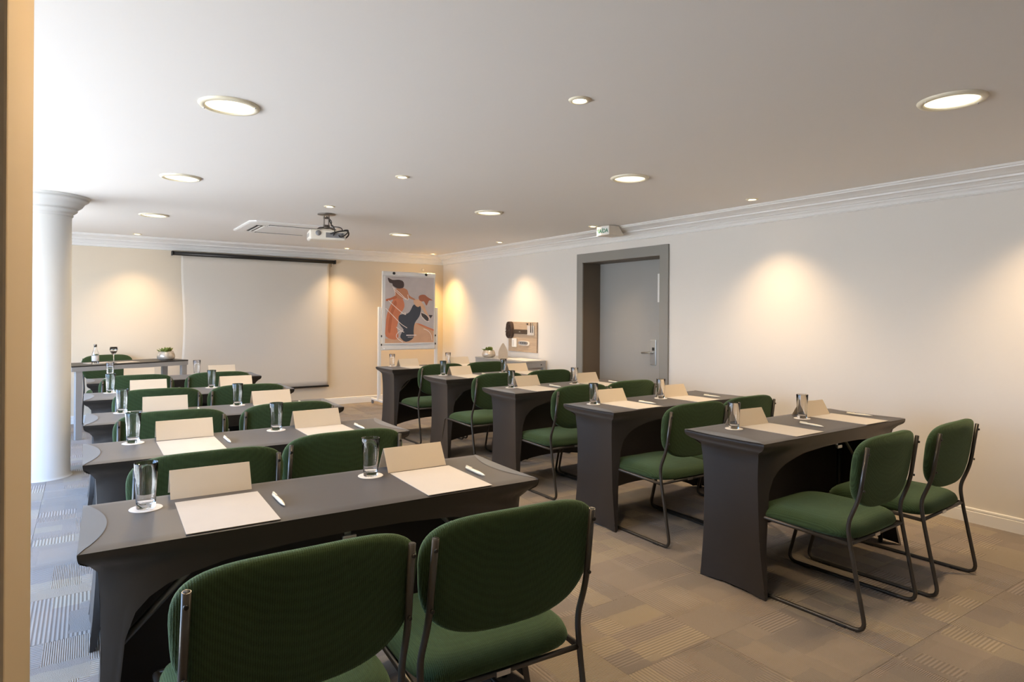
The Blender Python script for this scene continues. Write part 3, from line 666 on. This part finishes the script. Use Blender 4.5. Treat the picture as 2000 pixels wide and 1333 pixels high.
# ------------------------------------------------------------------ small console table by the right wall and what stands on it
CZ = 0.785
t = thing('console_table', 'low silver-grey metal frame table against the right wall below the wooden board', 'table', (4.75, 7.15, 0))
box('tabletop', (-0.195, 0.205, -0.57, 0.57, CZ - 0.022, CZ), 'desk_grey', t, 0.003)
bm = bmesh.new()
for a in ((-0.19, 0.20, -0.565, -0.535), (-0.19, 0.20, 0.535, 0.565), (-0.19, -0.16, -0.535, 0.535), (0.17, 0.20, -0.535, 0.535)): add_box(bm, *a, CZ - 0.085, CZ - 0.0225)
link('apron', bm_mesh('apron', bm), 'desk_grey', t)
for x in (-0.17, 0.18):
    for y in (-0.545, 0.545): box('leg', (x - 0.022, x + 0.022, y - 0.022, y + 0.022, 0, CZ - 0.0855), 'desk_grey', t, 0.002)
for x in (-0.12, 0.13): 
    bm = bmesh.new(); add_lathe(bm, [(0, 0), (0.008, 0), (0.008, 0.004), (0, 0.005)], 10)
    o = link('bolt', bm_mesh('bolt', bm), 'black', t); o.location = (x, -0.565, CZ - 0.05); o.rotation_euler = (PI / 2, 0, 0)
tag(box('tabletop_glare', (-0.14, 0.14, -0.26, 0.26, 0, 0.006), 'white', None, 0.002, (4.80, 6.87, CZ)), 'flat white sheet painting the glare on the console table nearest the door', 'tray')  # thin white box paints the bright glare on the tabletop

def succulent(name, label, loc, s=1.0, seed=1, group=None):
    t = thing(name, label, 'plant', loc, 0, group)
    bm = bmesh.new()
    add_lathe(bm, [(0.0, 0.0), (0.060 * s, 0.0), (0.084 * s, 0.012 * s), (0.092 * s, 0.030 * s), (0.090 * s, 0.055 * s), (0.080 * s, 0.082 * s), (0.072 * s, 0.098 * s), (0.066 * s, 0.099 * s), (0.072 * s, 0.080 * s), (0.0, 0.078 * s)], 40)
    link('pot', bm_mesh('pot', bm), 'pot', t)
    lathe('soil', [(0.0, 0.084 * s), (0.069 * s, 0.080 * s)], 'soil', t, 24)
    r = random.Random(seed); 
    bm = bmesh.new()     # one leaf, shared
    prof = [(0, 0.006, 0.003), (0.25, 0.012, 0.005), (0.55, 0.015, 0.005), (0.85, 0.009, 0.003), (1.0, 0.0008, 0.0008)]
    rows = []
    for f, wd, th in prof:
        rows.append([bm.verts.new((wd * math.cos(2 * PI * k / 6), 0.055 * f, th * math.sin(2 * PI * k / 6) + 0.012 * f * f)) for k in range(6)])
    for a, b_ in zip(rows, rows[1:]):
        for k in range(6): bm.faces.new((a[k], a[(k + 1) % 6], b_[(k + 1) % 6], b_[k])).smooth = True
    bm.faces.new(rows[0][::-1]); bm.faces.new(rows[-1])
    me = bm_mesh('leaf', bm); me.materials.append(M['leaf'])
    for cxx, cyy, cz in ((0, 0, 0.092), (0.03, 0.012, 0.086), (-0.032, 0.008, 0.084), (0.004, -0.03, 0.084)):
        for k in range(11):
            o = bpy.data.objects.new('leaf', me); COL.objects.link(o); o.parent = t
            tier = k % 3
            o.location = (cxx * s, cyy * s, cz * s); o.rotation_euler = (0.25 + 0.40 * tier, 0, k * 2.4 + r.random() * 0.4)
            q = 1.35 * s * (1.0 - 0.15 * tier) * (0.85 + 0.3 * r.random()); o.scale = (q, q, q)
    return t
succulent('succulent_pot', 'green succulent in a mottled silver pot on the presenter desk', (0.80, 8.79, 0.80), 1.08, 4, 'potted succulents')
succulent('succulent_pot', 'green succulent in a pale round pot on the console table by the right wall', (4.66, 7.52, CZ), 1.02, 9, 'potted succulents')
bm = bmesh.new()
add_prism(bm, smooth_poly([(-0.050, 0.0), (-0.062, 0.05), (-0.058, 0.11), (-0.035, 0.165), (0.0, 0.215), (0.035, 0.165), (0.058, 0.11), (0.062, 0.05), (0.050, 0.0)], 3), 'y', -0.006, 0.006)
o = link('leaf_stand', bm_mesh('leaf_stand', bm), 'felt', None, (4.61, 7.08, CZ + 0.002)); o.rotation_euler = (0, 0, -0.5)
tag(o, 'beige pointed oval felt stand upright on the console table beside the pot', 'stand')

# ------------------------------------------------------------------ presenter desk
DR = 0.394; DZ = 0.80
desk = thing('presenter_desk', 'slim silver-grey metal desk standing skewed at the front left of the room', 'desk', (-0.139, 8.208, 0), DR)
box('desktop', (0.0, 1.27, 0.0, 0.50, DZ - 0.014, DZ), 'black', desk, 0.002)
bm = bmesh.new()
for a in ((0.002, 1.268, 0.0, 0.03), (0.002, 1.268, 0.47, 0.50), (0.002, 0.032, 0.03, 0.47), (1.238, 1.268, 0.03, 0.47)): add_box(bm, *a, DZ - 0.062, DZ - 0.0145)
link('frame', bm_mesh('frame', bm), 'desk_grey', desk)
for x in (0.075, 1.225):
    for y in (0.03, 0.47): box('leg', (x - 0.032, x + 0.032, y - 0.022, y + 0.022, 0, DZ - 0.0625), 'desk_grey', desk, 0.002)
def on_desk(x, y): return (-0.139 + x * math.cos(DR) - y * math.sin(DR), 8.208 + x * math.sin(DR) + y * math.cos(DR))
bx, by = on_desk(0.28, 0.12)
t = thing('water_bottle', 'clear glass water bottle with a pale label on the presenter desk', 'bottle', (bx, by, DZ))
lathe('glass_body', [(0.0, 0.003), (0.033, 0.0), (0.035, 0.006), (0.035, 0.105), (0.031, 0.125), (0.017, 0.165), (0.0135, 0.185), (0.0135, 0.212), (0.0115, 0.212), (0.0115, 0.185), (0.015, 0.165), (0.029, 0.123), (0.032, 0.105), (0.032, 0.009), (0.0, 0.008)], 'glass', t, 32)
lathe('label', [(0.0353, 0.035), (0.0356, 0.036), (0.0356, 0.095), (0.0353, 0.096)], 'paper', t, 32)
lathe('cap', [(0.0, 0.222), (0.0145, 0.222), (0.0150, 0.218), (0.0150, 0.196), (0.0138, 0.196)], 'copper', t, 20)
bx, by = on_desk(0.46, 0.10)
t = thing('cocktail_glass', 'long-stemmed glass on the presenter desk beside the water bottle', 'glass', (bx, by, DZ))
lathe('bowl', [(0.0, 0.004), (0.032, 0.0), (0.033, 0.003), (0.006, 0.010), (0.004, 0.02), (0.004, 0.085), (0.010, 0.097), (0.030, 0.125), (0.041, 0.150), (0.036, 0.185), (0.034, 0.185), (0.039, 0.150), (0.028, 0.126), (0.006, 0.100), (0.0, 0.098)], 'glass', t, 32)
lathe('bottle_in_glass', [(0.0, 0.104), (0.012, 0.112), (0.028, 0.130), (0.033, 0.138), (0.0, 0.138)], 'leather', t, 24)
t.children[1].name = 'drink'
for k, (x, y, a) in enumerate([(0.62, 0.17, 0.06), (0.36, 0.25, -0.08)]):
    bx, by = on_desk(x, y)
    o = box('paper_sheet', (-0.12, 0.12, -0.08, 0.08, 0, 0.0016 + 0.002 * k), 'paper', None, 0, (bx, by, DZ + 0.0003), DR + a)
    tag(o, ['loose white papers on the presenter desk in front of the pot', 'paper sheets on the presenter desk behind the water bottle'][k], 'paper', 'papers on the presenter desk')

# ------------------------------------------------------------------ folding tables under stretch covers
TL, TD = 1.428, 0.485
TABLES = {('L', 0): (-.0198, 1.941, -.0209), ('L', 1): (-.0139, 3.0631, .0041), ('L', 2): (-.0165, 4.121, -.0234), ('L', 3): (-.0213, 5.2787, 0.0), ('L', 4): (-.0052, 6.5206, .0066),
          ('R', 0): (2.7011, 1.8457, .0076), ('R', 1): (2.761, 2.9551, .0402), ('R', 2): (2.7702, 4.0763, .0165), ('R', 3): (2.8003, 5.275, .0086), ('R', 4): (2.7913, 6.5193, -.0014)}
def interp(tab, z):
    if z >= tab[0][0]: return tab[0][1]
    for (z0, v0), (z1, v1) in zip(tab, tab[1:]):
        if z >= z1:
            t = (z0 - z) / (z0 - z1); t = t * t * (3 - 2 * t) if False else t
            return v0 + (v1 - v0) * t
    return tab[-1][1]
# insets of the four vertical corner lines of the cover against height
XI = [(.757, 0.0), (.745, .001), (.735, .006), (.722, .020), (.712, .036), (.700, .044), (.60, .050), (.45, .052), (.25, .046), (.08, .034), (0, .026)]
YFI = [(.757, 0.0), (.745, .001), (.735, .008), (.722, .026), (.712, .046), (.700, .060), (.60, .068), (.45, .066), (.25, .052), (.08, .022), (0, .006)]
YBI = [(.757, 0.0), (.745, .001), (.735, .008), (.722, .030), (.712, .058), (.700, .076), (.60, .088), (.45, .094), (.25, .096), (.08, .094), (0, .090)]
RZ = [.757, .750, .742, .735, .728, .722, .716, .711, .705, .698, .68, .64, .58, .50, .42, .34, .26, .18, .11, .05, .002]
def dip(y): return 0.004 * math.sin(PI * min(1, max(0, y / TD))) ** 0.8
def ear(y): return 0.066 * math.sin(PI * min(1, max(0, y / TD))) ** 0.75
def cover_parts():
    out = {}
    # top: middle sheet plus two sagging crescent ends
    bm = bmesh.new(); ny = 20
    cols = []
    xs = [0, .35, .7, 1.0]
    for side in (0, 1):
        for f in xs:
            col = []
            for j in range(ny + 1):
                y = TD * j / ny; a = ear(y) + 0.004; x = a * f
                z = ZT - dip(y) * (1 - f)
                edge = 0.0
                if j in (0, ny): z -= 0.004
                if f == 0: z -= 0.004
                col.append((x if side == 0 else TL - x, y, z))
            cols.append(col)
    left, right = cols[:4], cols[4:][::-1]
    mid = [[(lerp_, TD * j / ny, ZT - (0.004 if j in (0, ny) else 0)) for j in range(ny + 1)] for lerp_ in [0.12 + (TL - 0.24) * k / 14 for k in range(15)]]
    allc = left + mid + right
    # soften the long edges
    vs = [[bm.verts.new(p) for p in c_] for c_ in allc]
    for a, b_ in zip(vs, vs[1:]):
        for j in range(ny): bm.faces.new((a[j], b_[j], b_[j + 1], a[j + 1])).smooth = True
    out['top_panel'] = bm
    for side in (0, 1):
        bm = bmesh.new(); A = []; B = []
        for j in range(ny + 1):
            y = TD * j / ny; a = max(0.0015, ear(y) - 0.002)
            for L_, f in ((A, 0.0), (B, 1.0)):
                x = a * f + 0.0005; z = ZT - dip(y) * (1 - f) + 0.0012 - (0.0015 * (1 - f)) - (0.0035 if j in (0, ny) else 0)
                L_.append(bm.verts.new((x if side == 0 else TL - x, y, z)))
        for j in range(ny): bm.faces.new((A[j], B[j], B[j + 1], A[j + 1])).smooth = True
        out.setdefault('sheen_crescent', []).append(bm)
    # end panels
    for side in (0, 1):
        bm = bmesh.new(); rows = []
        for z in [ZT - .004, .7615] + RZ:
            row = []
            for k in range(17):
                u = k / 16
                xi = interp(XI, z); y0 = interp(YFI, z); y1 = TD - interp(YBI, z)
                y = y0 + (y1 - y0) * u
                s = math.sin(PI * u)
                zz = z - (dip(y) * max(0, min(1, (z - .70) / .06)))
                x = xi + 0.016 * s * max(0, min(1, (.73 - z) / .05)) * (0.4 + 0.6 * min(1, z / .7))
                if z > .757: x = 0.0012 if z < .762 else 0.004 * 0
                if z < 0.05: zz = z + 0.012 * s
                x -= 0.002 * math.sin(u * 17 + z * 30) * max(0, (.25 - z)) * 4
                row.append(bm.verts.new((x if side == 0 else TL - x, y, max(0.001, zz))))
            rows.append(row)
        for a, b_ in zip(rows, rows[1:]):
            for k in range(16): bm.faces.new((a[k], a[k + 1], b_[k + 1], b_[k])).smooth = True
        out.setdefault('end_panel', []).append(bm)
    # long panels: chair side is a high arch, the far side hangs almost to the floor
    def arch_front(x):
        x = min(x, TL - x) - 0.034
        tab = [(-.01, 0.0), (0.004, .16), (.008, .34), (.020, .48), (.04, .555), (.07, .60), (.15, .648), (.30, .680), (.50, .692), (.72, .695)]
        for (a, za), (b_, zb) in zip(tab, tab[1:]):
            if x <= b_: return za + (zb - za) * max(0, (x - a)) / (b_ - a)
        return .695
    def arch_back(x):
        t = (x - TL / 2) / (TL / 2 - .06); return 0.002 + 0.12 * max(0, 1 - t * t) ** 0.8
    for face in (0, 1):
        bm = bmesh.new()
        us = [0, .004, .010, .018, .028, .042, .06, .085, .12, .17, .23, .30, .37, .44, .50]
        us = us + [1 - q for q in us[:-1][::-1]]
        colsv = []
        for u in us:
            xt = u * TL; bot = arch_front(xt) if face == 0 else arch_back(xt)
            if u in (0, 1): bot = 0.002
            col = []
            zs = [ZT - .004, .7615] + [.757 - (.757 - bot) * (k / 18) ** (1.35 if bot < .4 else 1.0) for k in range(19)]
            for z in zs:
                xi = interp(XI, z); x = xi + (TL - 2 * xi) * u
                yi = interp(YFI if face == 0 else YBI, z)
                e_ = min(u, 1 - u); wgt = math.exp(-e_ / 0.075)
                y = yi * wgt + (1 - wgt) * (0.001 + 0.007 * max(0, min(1, (.757 - z) / .06)))
                if z > .757: y = 0.0012 if z < .762 else 0.0
                col.append(bm.verts.new((x, y if face == 0 else TD - y, z)))
            colsv.append(col)
        for a, b_ in zip(colsv, colsv[1:]):
            for k in range(len(a) - 1):
                f = bm.faces.new((a[k], b_[k], b_[k + 1], a[k + 1])); f.smooth = True
        out.setdefault('side_panel', []).append(bm)
    return out
CP_ = cover_parts()
cover0 = thing('table_cover', 'x', 'tablecloth')
for k, v in CP_.items():
    for bmx in (v if isinstance(v, list) else [v]):
        o = link(k, bm_mesh(k, bmx), 'cover_sheen' if k == 'sheen_crescent' else 'cover', cover0)
        if k == 'sheen_crescent': o['label'] = 'grey crescent painting the window reflection at the end of the dark cover'
# the folding table inside the cover
table0 = thing('folding_table', 'x', 'table')
bm = bmesh.new(); add_box(bm, 0.05, TL - 0.05, 0.03, TD - 0.03, 0.726, 0.748); link('tabletop', bm_mesh('tabletop', bm), 'leg_grey', table0)
for x in (0.085, TL - 0.085):
    bm = bmesh.new()
    for y in (0.10, TD - 0.125): add_tube(bm, [(x, y, 0.003), (x, y, 0.715)], 0.013, 10)
    add_tube(bm, [(x, 0.10, 0.12), (x, TD - 0.125, 0.12)], 0.009, 8)
    link('leg_frame', bm_mesh('leg_frame', bm), 'black_metal', table0)
for s0, s1 in ((0.097, 0.40), (TL - 0.097, TL - 0.40)):
    bm = bmesh.new(); V = Vector((s1 - s0, 0, 0.30)); 
    add_tube(bm, [(s0, TD / 2 - 0.04, 0.42), (s1, TD / 2 - 0.04, 0.722)], 0.011, 4)
    link('brace', bm_mesh('brace', bm), 'leg_grey', table0)
bm = bmesh.new(); add_box(bm, 0.688, 0.732, 0.012, 0.024, 0.664, 0.680, bev=0.002); add_box(bm, 0.70, 0.72, 0.031, 0.036, 0.672, 0.7255); add_box(bm, 0.70, 0.72, 0.0245, 0.034, 0.670, 0.676)
lt = link('latch', bm_mesh('latch', bm), 'steel', table0); lt['label'] = 'small bright metal latch under the front edge'
ROWN = ['nearest', 'second', 'third', 'fourth', 'farthest']
SIDE = {'L': 'left', 'R': 'right'}
firstc = True
for (s, r), (x, y, a) in TABLES.items():
    lbc = 'dark stretch cover on the %s table of the %s-hand column' % (ROWN[r], SIDE[s])
    lbt = 'folding table inside the dark cover, %s of the %s-hand column' % (ROWN[r], SIDE[s])
    if firstc:
        for o, lb, g in ((cover0, lbc, 'dark stretch table covers'), (table0, lbt, 'folding tables under covers')):
            o.location = (x, y, 0); o.rotation_euler = (0, 0, a); o['label'] = lb; o['group'] = g
        firstc = False
    else:
        copy_tree(cover0, lbc, 'dark stretch table covers', (x, y, 0), a)
        copy_tree(table0, lbt, 'folding tables under covers', (x, y, 0), a)

# ------------------------------------------------------------------ sled-base chairs
def make_chair():
    t = thing('sled_chair', 'x', 'chair')
    R_ = 0.0095
    for sx_ in (-1, 1):
        X = 0.258 * sx_
        P = [(X - 0.008 * sx_, -0.002, 0.812), (X - 0.004 * sx_, 0.030, 0.585), (X, 0.078, 0.462), (X, 0.066, 0.372), (X, -0.004, R_), (X, 0.655, R_), (X, 0.560, 0.388), (X, 0.075, 0.372)]
        bm = bmesh.new(); add_tube(bm, fillet(P, [0.05, 0.04, 0.05, 0.055, 0.055, 0.035], 6), R_, 10)
        link('side_frame', bm_mesh('side_frame', bm), 'tube', t)
        bm = bmesh.new(); add_lathe(bm, [(0, 0.0004), (0.0072, 0.0004), (0.0072, -0.001), (0, -0.001)], 14)  # black disc paints the dark hollow of the open tube end
        o = link('tube_mouth_shade', bm_mesh('tube_mouth_shade', bm), 'black', t); o.location = (X - 0.008 * sx_, -0.0021, 0.812); o.rotation_euler = (0.134, 0, 0)
    tube('rear_crossbar', [(-0.255, 0.068, 0.374), (0.255, 0.068, 0.374)], 0.0085, 'tube', t, 10)
    tube('front_crossbar', [(-0.255, 0.548, 0.386), (0.255, 0.548, 0.386)], 0.0085, 'tube', t, 10)
    for sx_ in (-1, 1):
        for y in (0.08, 0.52):
            box('glide', (0.258 * sx_ - 0.011, 0.258 * sx_ + 0.011, y, y + 0.045, 0.0005, 0.014), 'black', t, 0.003)
    # seat cushion
    def outline(a, hx, hy, n): 
        c_, s_ = math.cos(a), math.sin(a)
        return hx * math.copysign(abs(c_) ** (2 / n), c_), hy * math.copysign(abs(s_) ** (2 / n), s_)
    bm = bmesh.new(); N = 48; rings = []
    for f, z, in ((0.0, .458), (.35, .457), (.62, .453), (.80, .446), (.90, .437), (.965, .424), (.99, .410), (1.0, .400), (.99, .391), (.955, .385), (.80, .383), (.4, .383), (0, .383)):
        if f == 0: rings.append([bm.verts.new((0, 0.315, z))]); continue
        row = []
        for k in range(N):
            x, y = outline(2 * PI * k / N, 0.262 * f, 0.262 * f, 5.0)
            zz = z
            if z > .39:
                zz -= 0.020 * max(0, y / 0.262) ** 3 * (1 if z > .40 else .4)
                zz += 0.004 * (x / 0.262) ** 2
            row.append(bm.verts.new((x, 0.315 + y, zz)))
        rings.append(row)
    for a, b_ in zip(rings, rings[1:]):
        for k in range(N):
            k2 = (k + 1) % N
            if len(a) == 1: f_ = bm.faces.new((a[0], b_[k], b_[k2]))
            elif len(b_) == 1: f_ = bm.faces.new((a[k], b_[0], a[k2]))
            else: f_ = bm.faces.new((a[k], b_[k], b_[k2], a[k2]))
            f_.smooth = True
    link('seat', bm_mesh('seat', bm), 'green', t)
    # backrest: curved cushion, wider at the top, rounded lower edge
    W0, W1, Z0, Z1 = 0.262, 0.290, 0.515, 0.851
    def half_w(v): return W0 + (W1 - W0) * v
    def bo(a):      # outline point for angle a (0..2pi), returns x,z
        c_, s_ = math.cos(a), math.sin(a)
        if s_ >= 0: ux = math.copysign(abs(c_) ** (2 / 3.9), c_); uz = abs(s_) ** (2 / 3.9)
        else: ux = math.copysign(abs(c_) ** (2 / 3.0), c_); uz = -abs(s_) ** (2 / 2.6)
        v = (uz + 1) / 2
        return ux * half_w(v), (Z0 + Z1) / 2 + uz * (Z1 - Z0) / 2
    def place(x, z, off):
        lean = 0.030 - (z - 0.585) * 0.135
        return (x, lean + 0.009 + 0.30 * (x * x - 0.0625) + off, z)
    bm = bmesh.new(); N = 64; rings = []; zc = (Z0 + Z1) / 2
    for f, off in ((0, .0), (.4, .0), (.75, .0), (.92, .001), (.975, .004), (.995, .010), (1.0, .018), (.995, .027), (.97, .035), (.91, .040), (.7, .044), (.4, .045), (0, .045)):
        if f == 0: rings.append([bm.verts.new(place(0, zc, off))]); continue
        row = []
        for k in range(N):
            x, z = bo(2 * PI * k / N); row.append(bm.verts.new(place(x * f, zc + (z - zc) * f, off)))
        rings.append(row)
    for a, b_ in zip(rings, rings[1:]):
        for k in range(N):
            k2 = (k + 1) % N
            if len(a) == 1: f_ = bm.faces.new((a[0], b_[k2], b_[k]))
            elif len(b_) == 1: f_ = bm.faces.new((a[k], a[k2], b_[0]))
            else: f_ = bm.faces.new((a[k], a[k2], b_[k2], b_[k]))
            f_.smooth = True
    link('backrest', bm_mesh('backrest', bm), 'green', t)
    for sx_ in (-1, 1):
        for z, y in ((0.783, -0.008), (0.620, 0.013)):
            bm = bmesh.new(); add_lathe(bm, [(0, 0), (0.0062, 0), (0.0052, 0.0045), (0.002, 0.005), (0, 0.003)], 12)
            o = link('bolt', bm_mesh('bolt', bm), 'black_metal', t); o.location = (0.2515 * sx_, y, z); o.rotation_euler = (PI / 2, 0, 0)
    tg = box('maker_tag', (-0.035, 0.010, 0.0575, 0.0605, 0.3665, 0.3815), 'steel', t); tg['label'] = 'small silver tag on the rear crossbar'
    return t
chair0 = make_chair()
CH = [('L', 0, 0, .42, 1.437, 0.0), ('L', 0, 1, .985, 1.425, -.05), ('L', 1, 0, .398, 2.66, .02), ('L', 1, 1, .980, 2.783, .0), ('L', 2, 0, .389, 3.86, -.03), ('L', 2, 1, 1.008, 3.86, -.02),
      ('L', 3, 0, .418, 5.03, 0.0), ('L', 3, 1, 1.002, 5.0, -.03), ('L', 4, 0, .357, 6.22, .03), ('L', 4, 1, .990, 6.19, -.02),
      ('R', 0, 0, 3.062, 1.428, .04), ('R', 0, 1, 3.710, 1.412, .05), ('R', 1, 0, 3.112, 2.570, -.01), ('R', 1, 1, 3.672, 2.60, .02), ('R', 2, 0, 3.145, 3.70, .02), ('R', 2, 1, 3.712, 3.74, .0),
      ('R', 3, 0, 3.125, 4.84, .02), ('R', 3, 1, 3.735, 4.88, .0), ('R', 4, 0, 3.170, 6.04, .02), ('R', 4, 1, 3.755, 6.08, .0)]
for i, (s, r, k, x, y, a) in enumerate(CH):
    lb = 'green upholstered sled-base chair, %s seat of the %s table in the %s column' % (['left', 'right'][k], ROWN[r], SIDE[s])
    if i == 0: chair0.location = (x, y, 0); chair0.rotation_euler = (0, 0, a); chair0['label'] = lb; chair0['group'] = 'green sled-base chairs at the tables'
    else: copy_tree(chair0, lb, 'green sled-base chairs at the tables', (x, y, 0), a)
pc = copy_tree(chair0, 'green sled-base chair facing the room behind the presenter desk', None, (.20, 9.36, 0), PI + 0.25)
if 'group' in pc.keys(): del pc['group']

# ------------------------------------------------------------------ place settings
# a tumbler has no separate parts, so it is one mesh
def single(name, bm, mat): return link(name, bm_mesh(name, bm), mat)
bm = bmesh.new(); add_lathe(bm, [(0.0, 0.0), (0.0255, 0.0), (0.0265, 0.002), (0.0275, 0.02), (0.0300, 0.08), (0.0338, 0.141), (0.0332, 0.1425), (0.0322, 0.1415), (0.0285, 0.08), (0.0255, 0.022), (0.024, 0.0155), (0.0, 0.0145)], 40)
glass0 = single('drinking_glass', bm, 'glass')
bm = bmesh.new(); add_lathe(bm, [(0.0, 0.0), (0.046, 0.0), (0.0468, 0.0006), (0.046, 0.0016), (0.0, 0.0016)], 40, smooth=False)
coaster0 = single('coaster', bm, 'coaster')
TW, TH, TB = 0.250, 0.086, 0.050
bm = bmesh.new()
add_prism(bm, [(-TB, 0.0), (-TB + 0.0012, 0.0), (0.0, TH - 0.0016), (TB - 0.0012, 0.0), (TB, 0.0), (0.0005, TH), (-0.0005, TH)], 'x', -TW / 2, TW / 2)
tent0 = single('tent_card', bm, 'card')
bm = bmesh.new(); add_box(bm, -0.1255, 0.1255, 0.0, 0.345, 0, 0.0014)
sheet0 = single('paper_sheet', bm, 'paper')
pen0 = thing('pen', 'x', 'pen')
bm = bmesh.new(); add_lathe(bm, [(0, 0), (0.0012, 0.002), (0.0042, 0.018), (0.0062, 0.045), (0.0058, 0.10), (0.0060, 0.142), (0.0045, 0.150), (0, 0.151)], 16)
o = link('barrel', bm_mesh('barrel', bm), 'pen', pen0); o.rotation_euler = (-PI / 2, 0, 0); o.location = (0, 0, 0.0064)
bm = bmesh.new(); add_box(bm, -0.0028, 0.0028, 0.104, 0.150, 0.0128, 0.0148, bev=0.0008); add_box(bm, -0.0028, 0.0028, 0.138, 0.149, 0.0105, 0.0135)
link('pen_clip', bm_mesh('pen_clip', bm), 'pen', pen0)
def dupm(o, label, group, cat, loc, a, firsts={}):
    if o.name not in firsts: firsts[o.name] = 1; c_ = o
    elif o.children: c_ = copy_tree(o, label, group, loc, a)
    else: c_ = o.copy(); COL.objects.link(c_)
    c_.location = loc; c_.rotation_euler = (0, 0, a); tag(c_, label, cat, group); return c_
# per seat in table coordinates: glass (x,y), tent card centre x and y of front foot, sheet x, pen x, y
SEAT = {('L', 0, 0): ((.167, .338), (.364, .397, .0), (.374, .010), (.537, .124, .02)), ('L', 0, 1): ((.904, .360), (1.100, .365, .02), (1.104, .006), (1.263, .116, -.01)),
        ('L', 1, 0): ((.195, .378), (.416, .376, -.02), (.413, .010), (.575, .129, .02)), ('L', 1, 1): ((.838, .367), (1.058, .362, .02), (1.060, .008), (1.234, .140, .0)),
        ('L', 2, 0): ((.184, .400), (.417, .375, -.02), (.415, .010), (.596, .180, .02)), ('L', 2, 1): ((.836, .392), (1.051, .362, .03), (1.052, .008), (1.217, .180, .0)),
        ('L', 3, 0): ((.168, .400), (.420, .375, .0), (.420, .010), (.585, .150, .0)), ('L', 3, 1): ((.866, .385), (1.055, .365, .0), (1.055, .008), (1.225, .140, .0)),
        ('L', 4, 0): ((.183, .400), (.416, .365, -.03), (.416, .010), (.585, .150, .0)), ('L', 4, 1): ((.906, .390), (1.135, .365, .0), (1.135, .008), (1.290, .140, .0)),
        ('R', 0, 0): ((.226, .336), (.425, .345, -.06), (.430, .018), (.675, .085, -.10)), ('R', 0, 1): ((.873, .332), (1.066, .340, -.03), (1.100, .005), (1.300, .130, .12)),
        ('R', 1, 0): ((.151, .344), (.361, .350, -.06), (.345, .004), (.502, .090, .06)), ('R', 1, 1): ((.783, .290), (.970, .290, -.06), (.970, .001), (1.180, .055, .0)),
        ('R', 2, 0): ((.187, .328), (.400, .360, .03), (.345, .003), (.560, .120, .05)), ('R', 2, 1): ((.852, .291), (1.034, .300, .0), (1.034, .002), (1.230, .100, .0)),
        ('R', 3, 0): ((.175, .390), (.362, .330, .06), (.362, .002), (.560, .120, .0)), ('R', 3, 1): ((.869, .339), (1.080, .350, .0), (1.080, .003), (1.270, .120, .0)),
        ('R', 4, 0): ((.172, .410), (.350, .310, .06), (.350, .002), (.560, .120, .0)), ('R', 4, 1): ((.884, .364), (1.040, .320, -.06), (1.040, .002), (1.230, .120, .0))}
for (s, r, k), (g, tn_, sh, pn) in SEAT.items():
    tx, ty, ta = TABLES[(s, r)]
    def W(x, y): return (tx + x * math.cos(ta) - y * math.sin(ta), ty + x * math.sin(ta) + y * math.cos(ta))
    where = '%s seat, %s table of the %s-hand column' % (['left', 'right'][k], ROWN[r], SIDE[s])
    gx, gy = W(*g)
    dupm(coaster0, 'round white coaster under the glass, ' + where, 'round white coasters', 'coaster', (gx, gy, ZT + .0004), 0)
    dupm(glass0, 'clear straight tumbler on a coaster, ' + where, 'clear tumblers on coasters', 'glass', (gx, gy, ZT + .0022), random.random())
    cx_, cy_ = W(tn_[0], tn_[1] + TB)
    dupm(tent0, 'blank folded tent card, ' + where, 'blank tent cards', 'card', (cx_, cy_, ZT + .0006), ta + tn_[2])
    sx_, sy_ = W(sh[0], sh[1])
    dupm(sheet0, 'blank white paper pad before the tent card, ' + where, 'blank paper pads', 'paper', (sx_, sy_, ZT + .0004), ta)
    px_, py_ = W(pn[0], pn[1])
    dupm(pen0, 'ivory ballpoint pen beside the paper, ' + where, 'ivory pens', 'pen', (px_, py_, ZT + .0004), ta + pn[2])
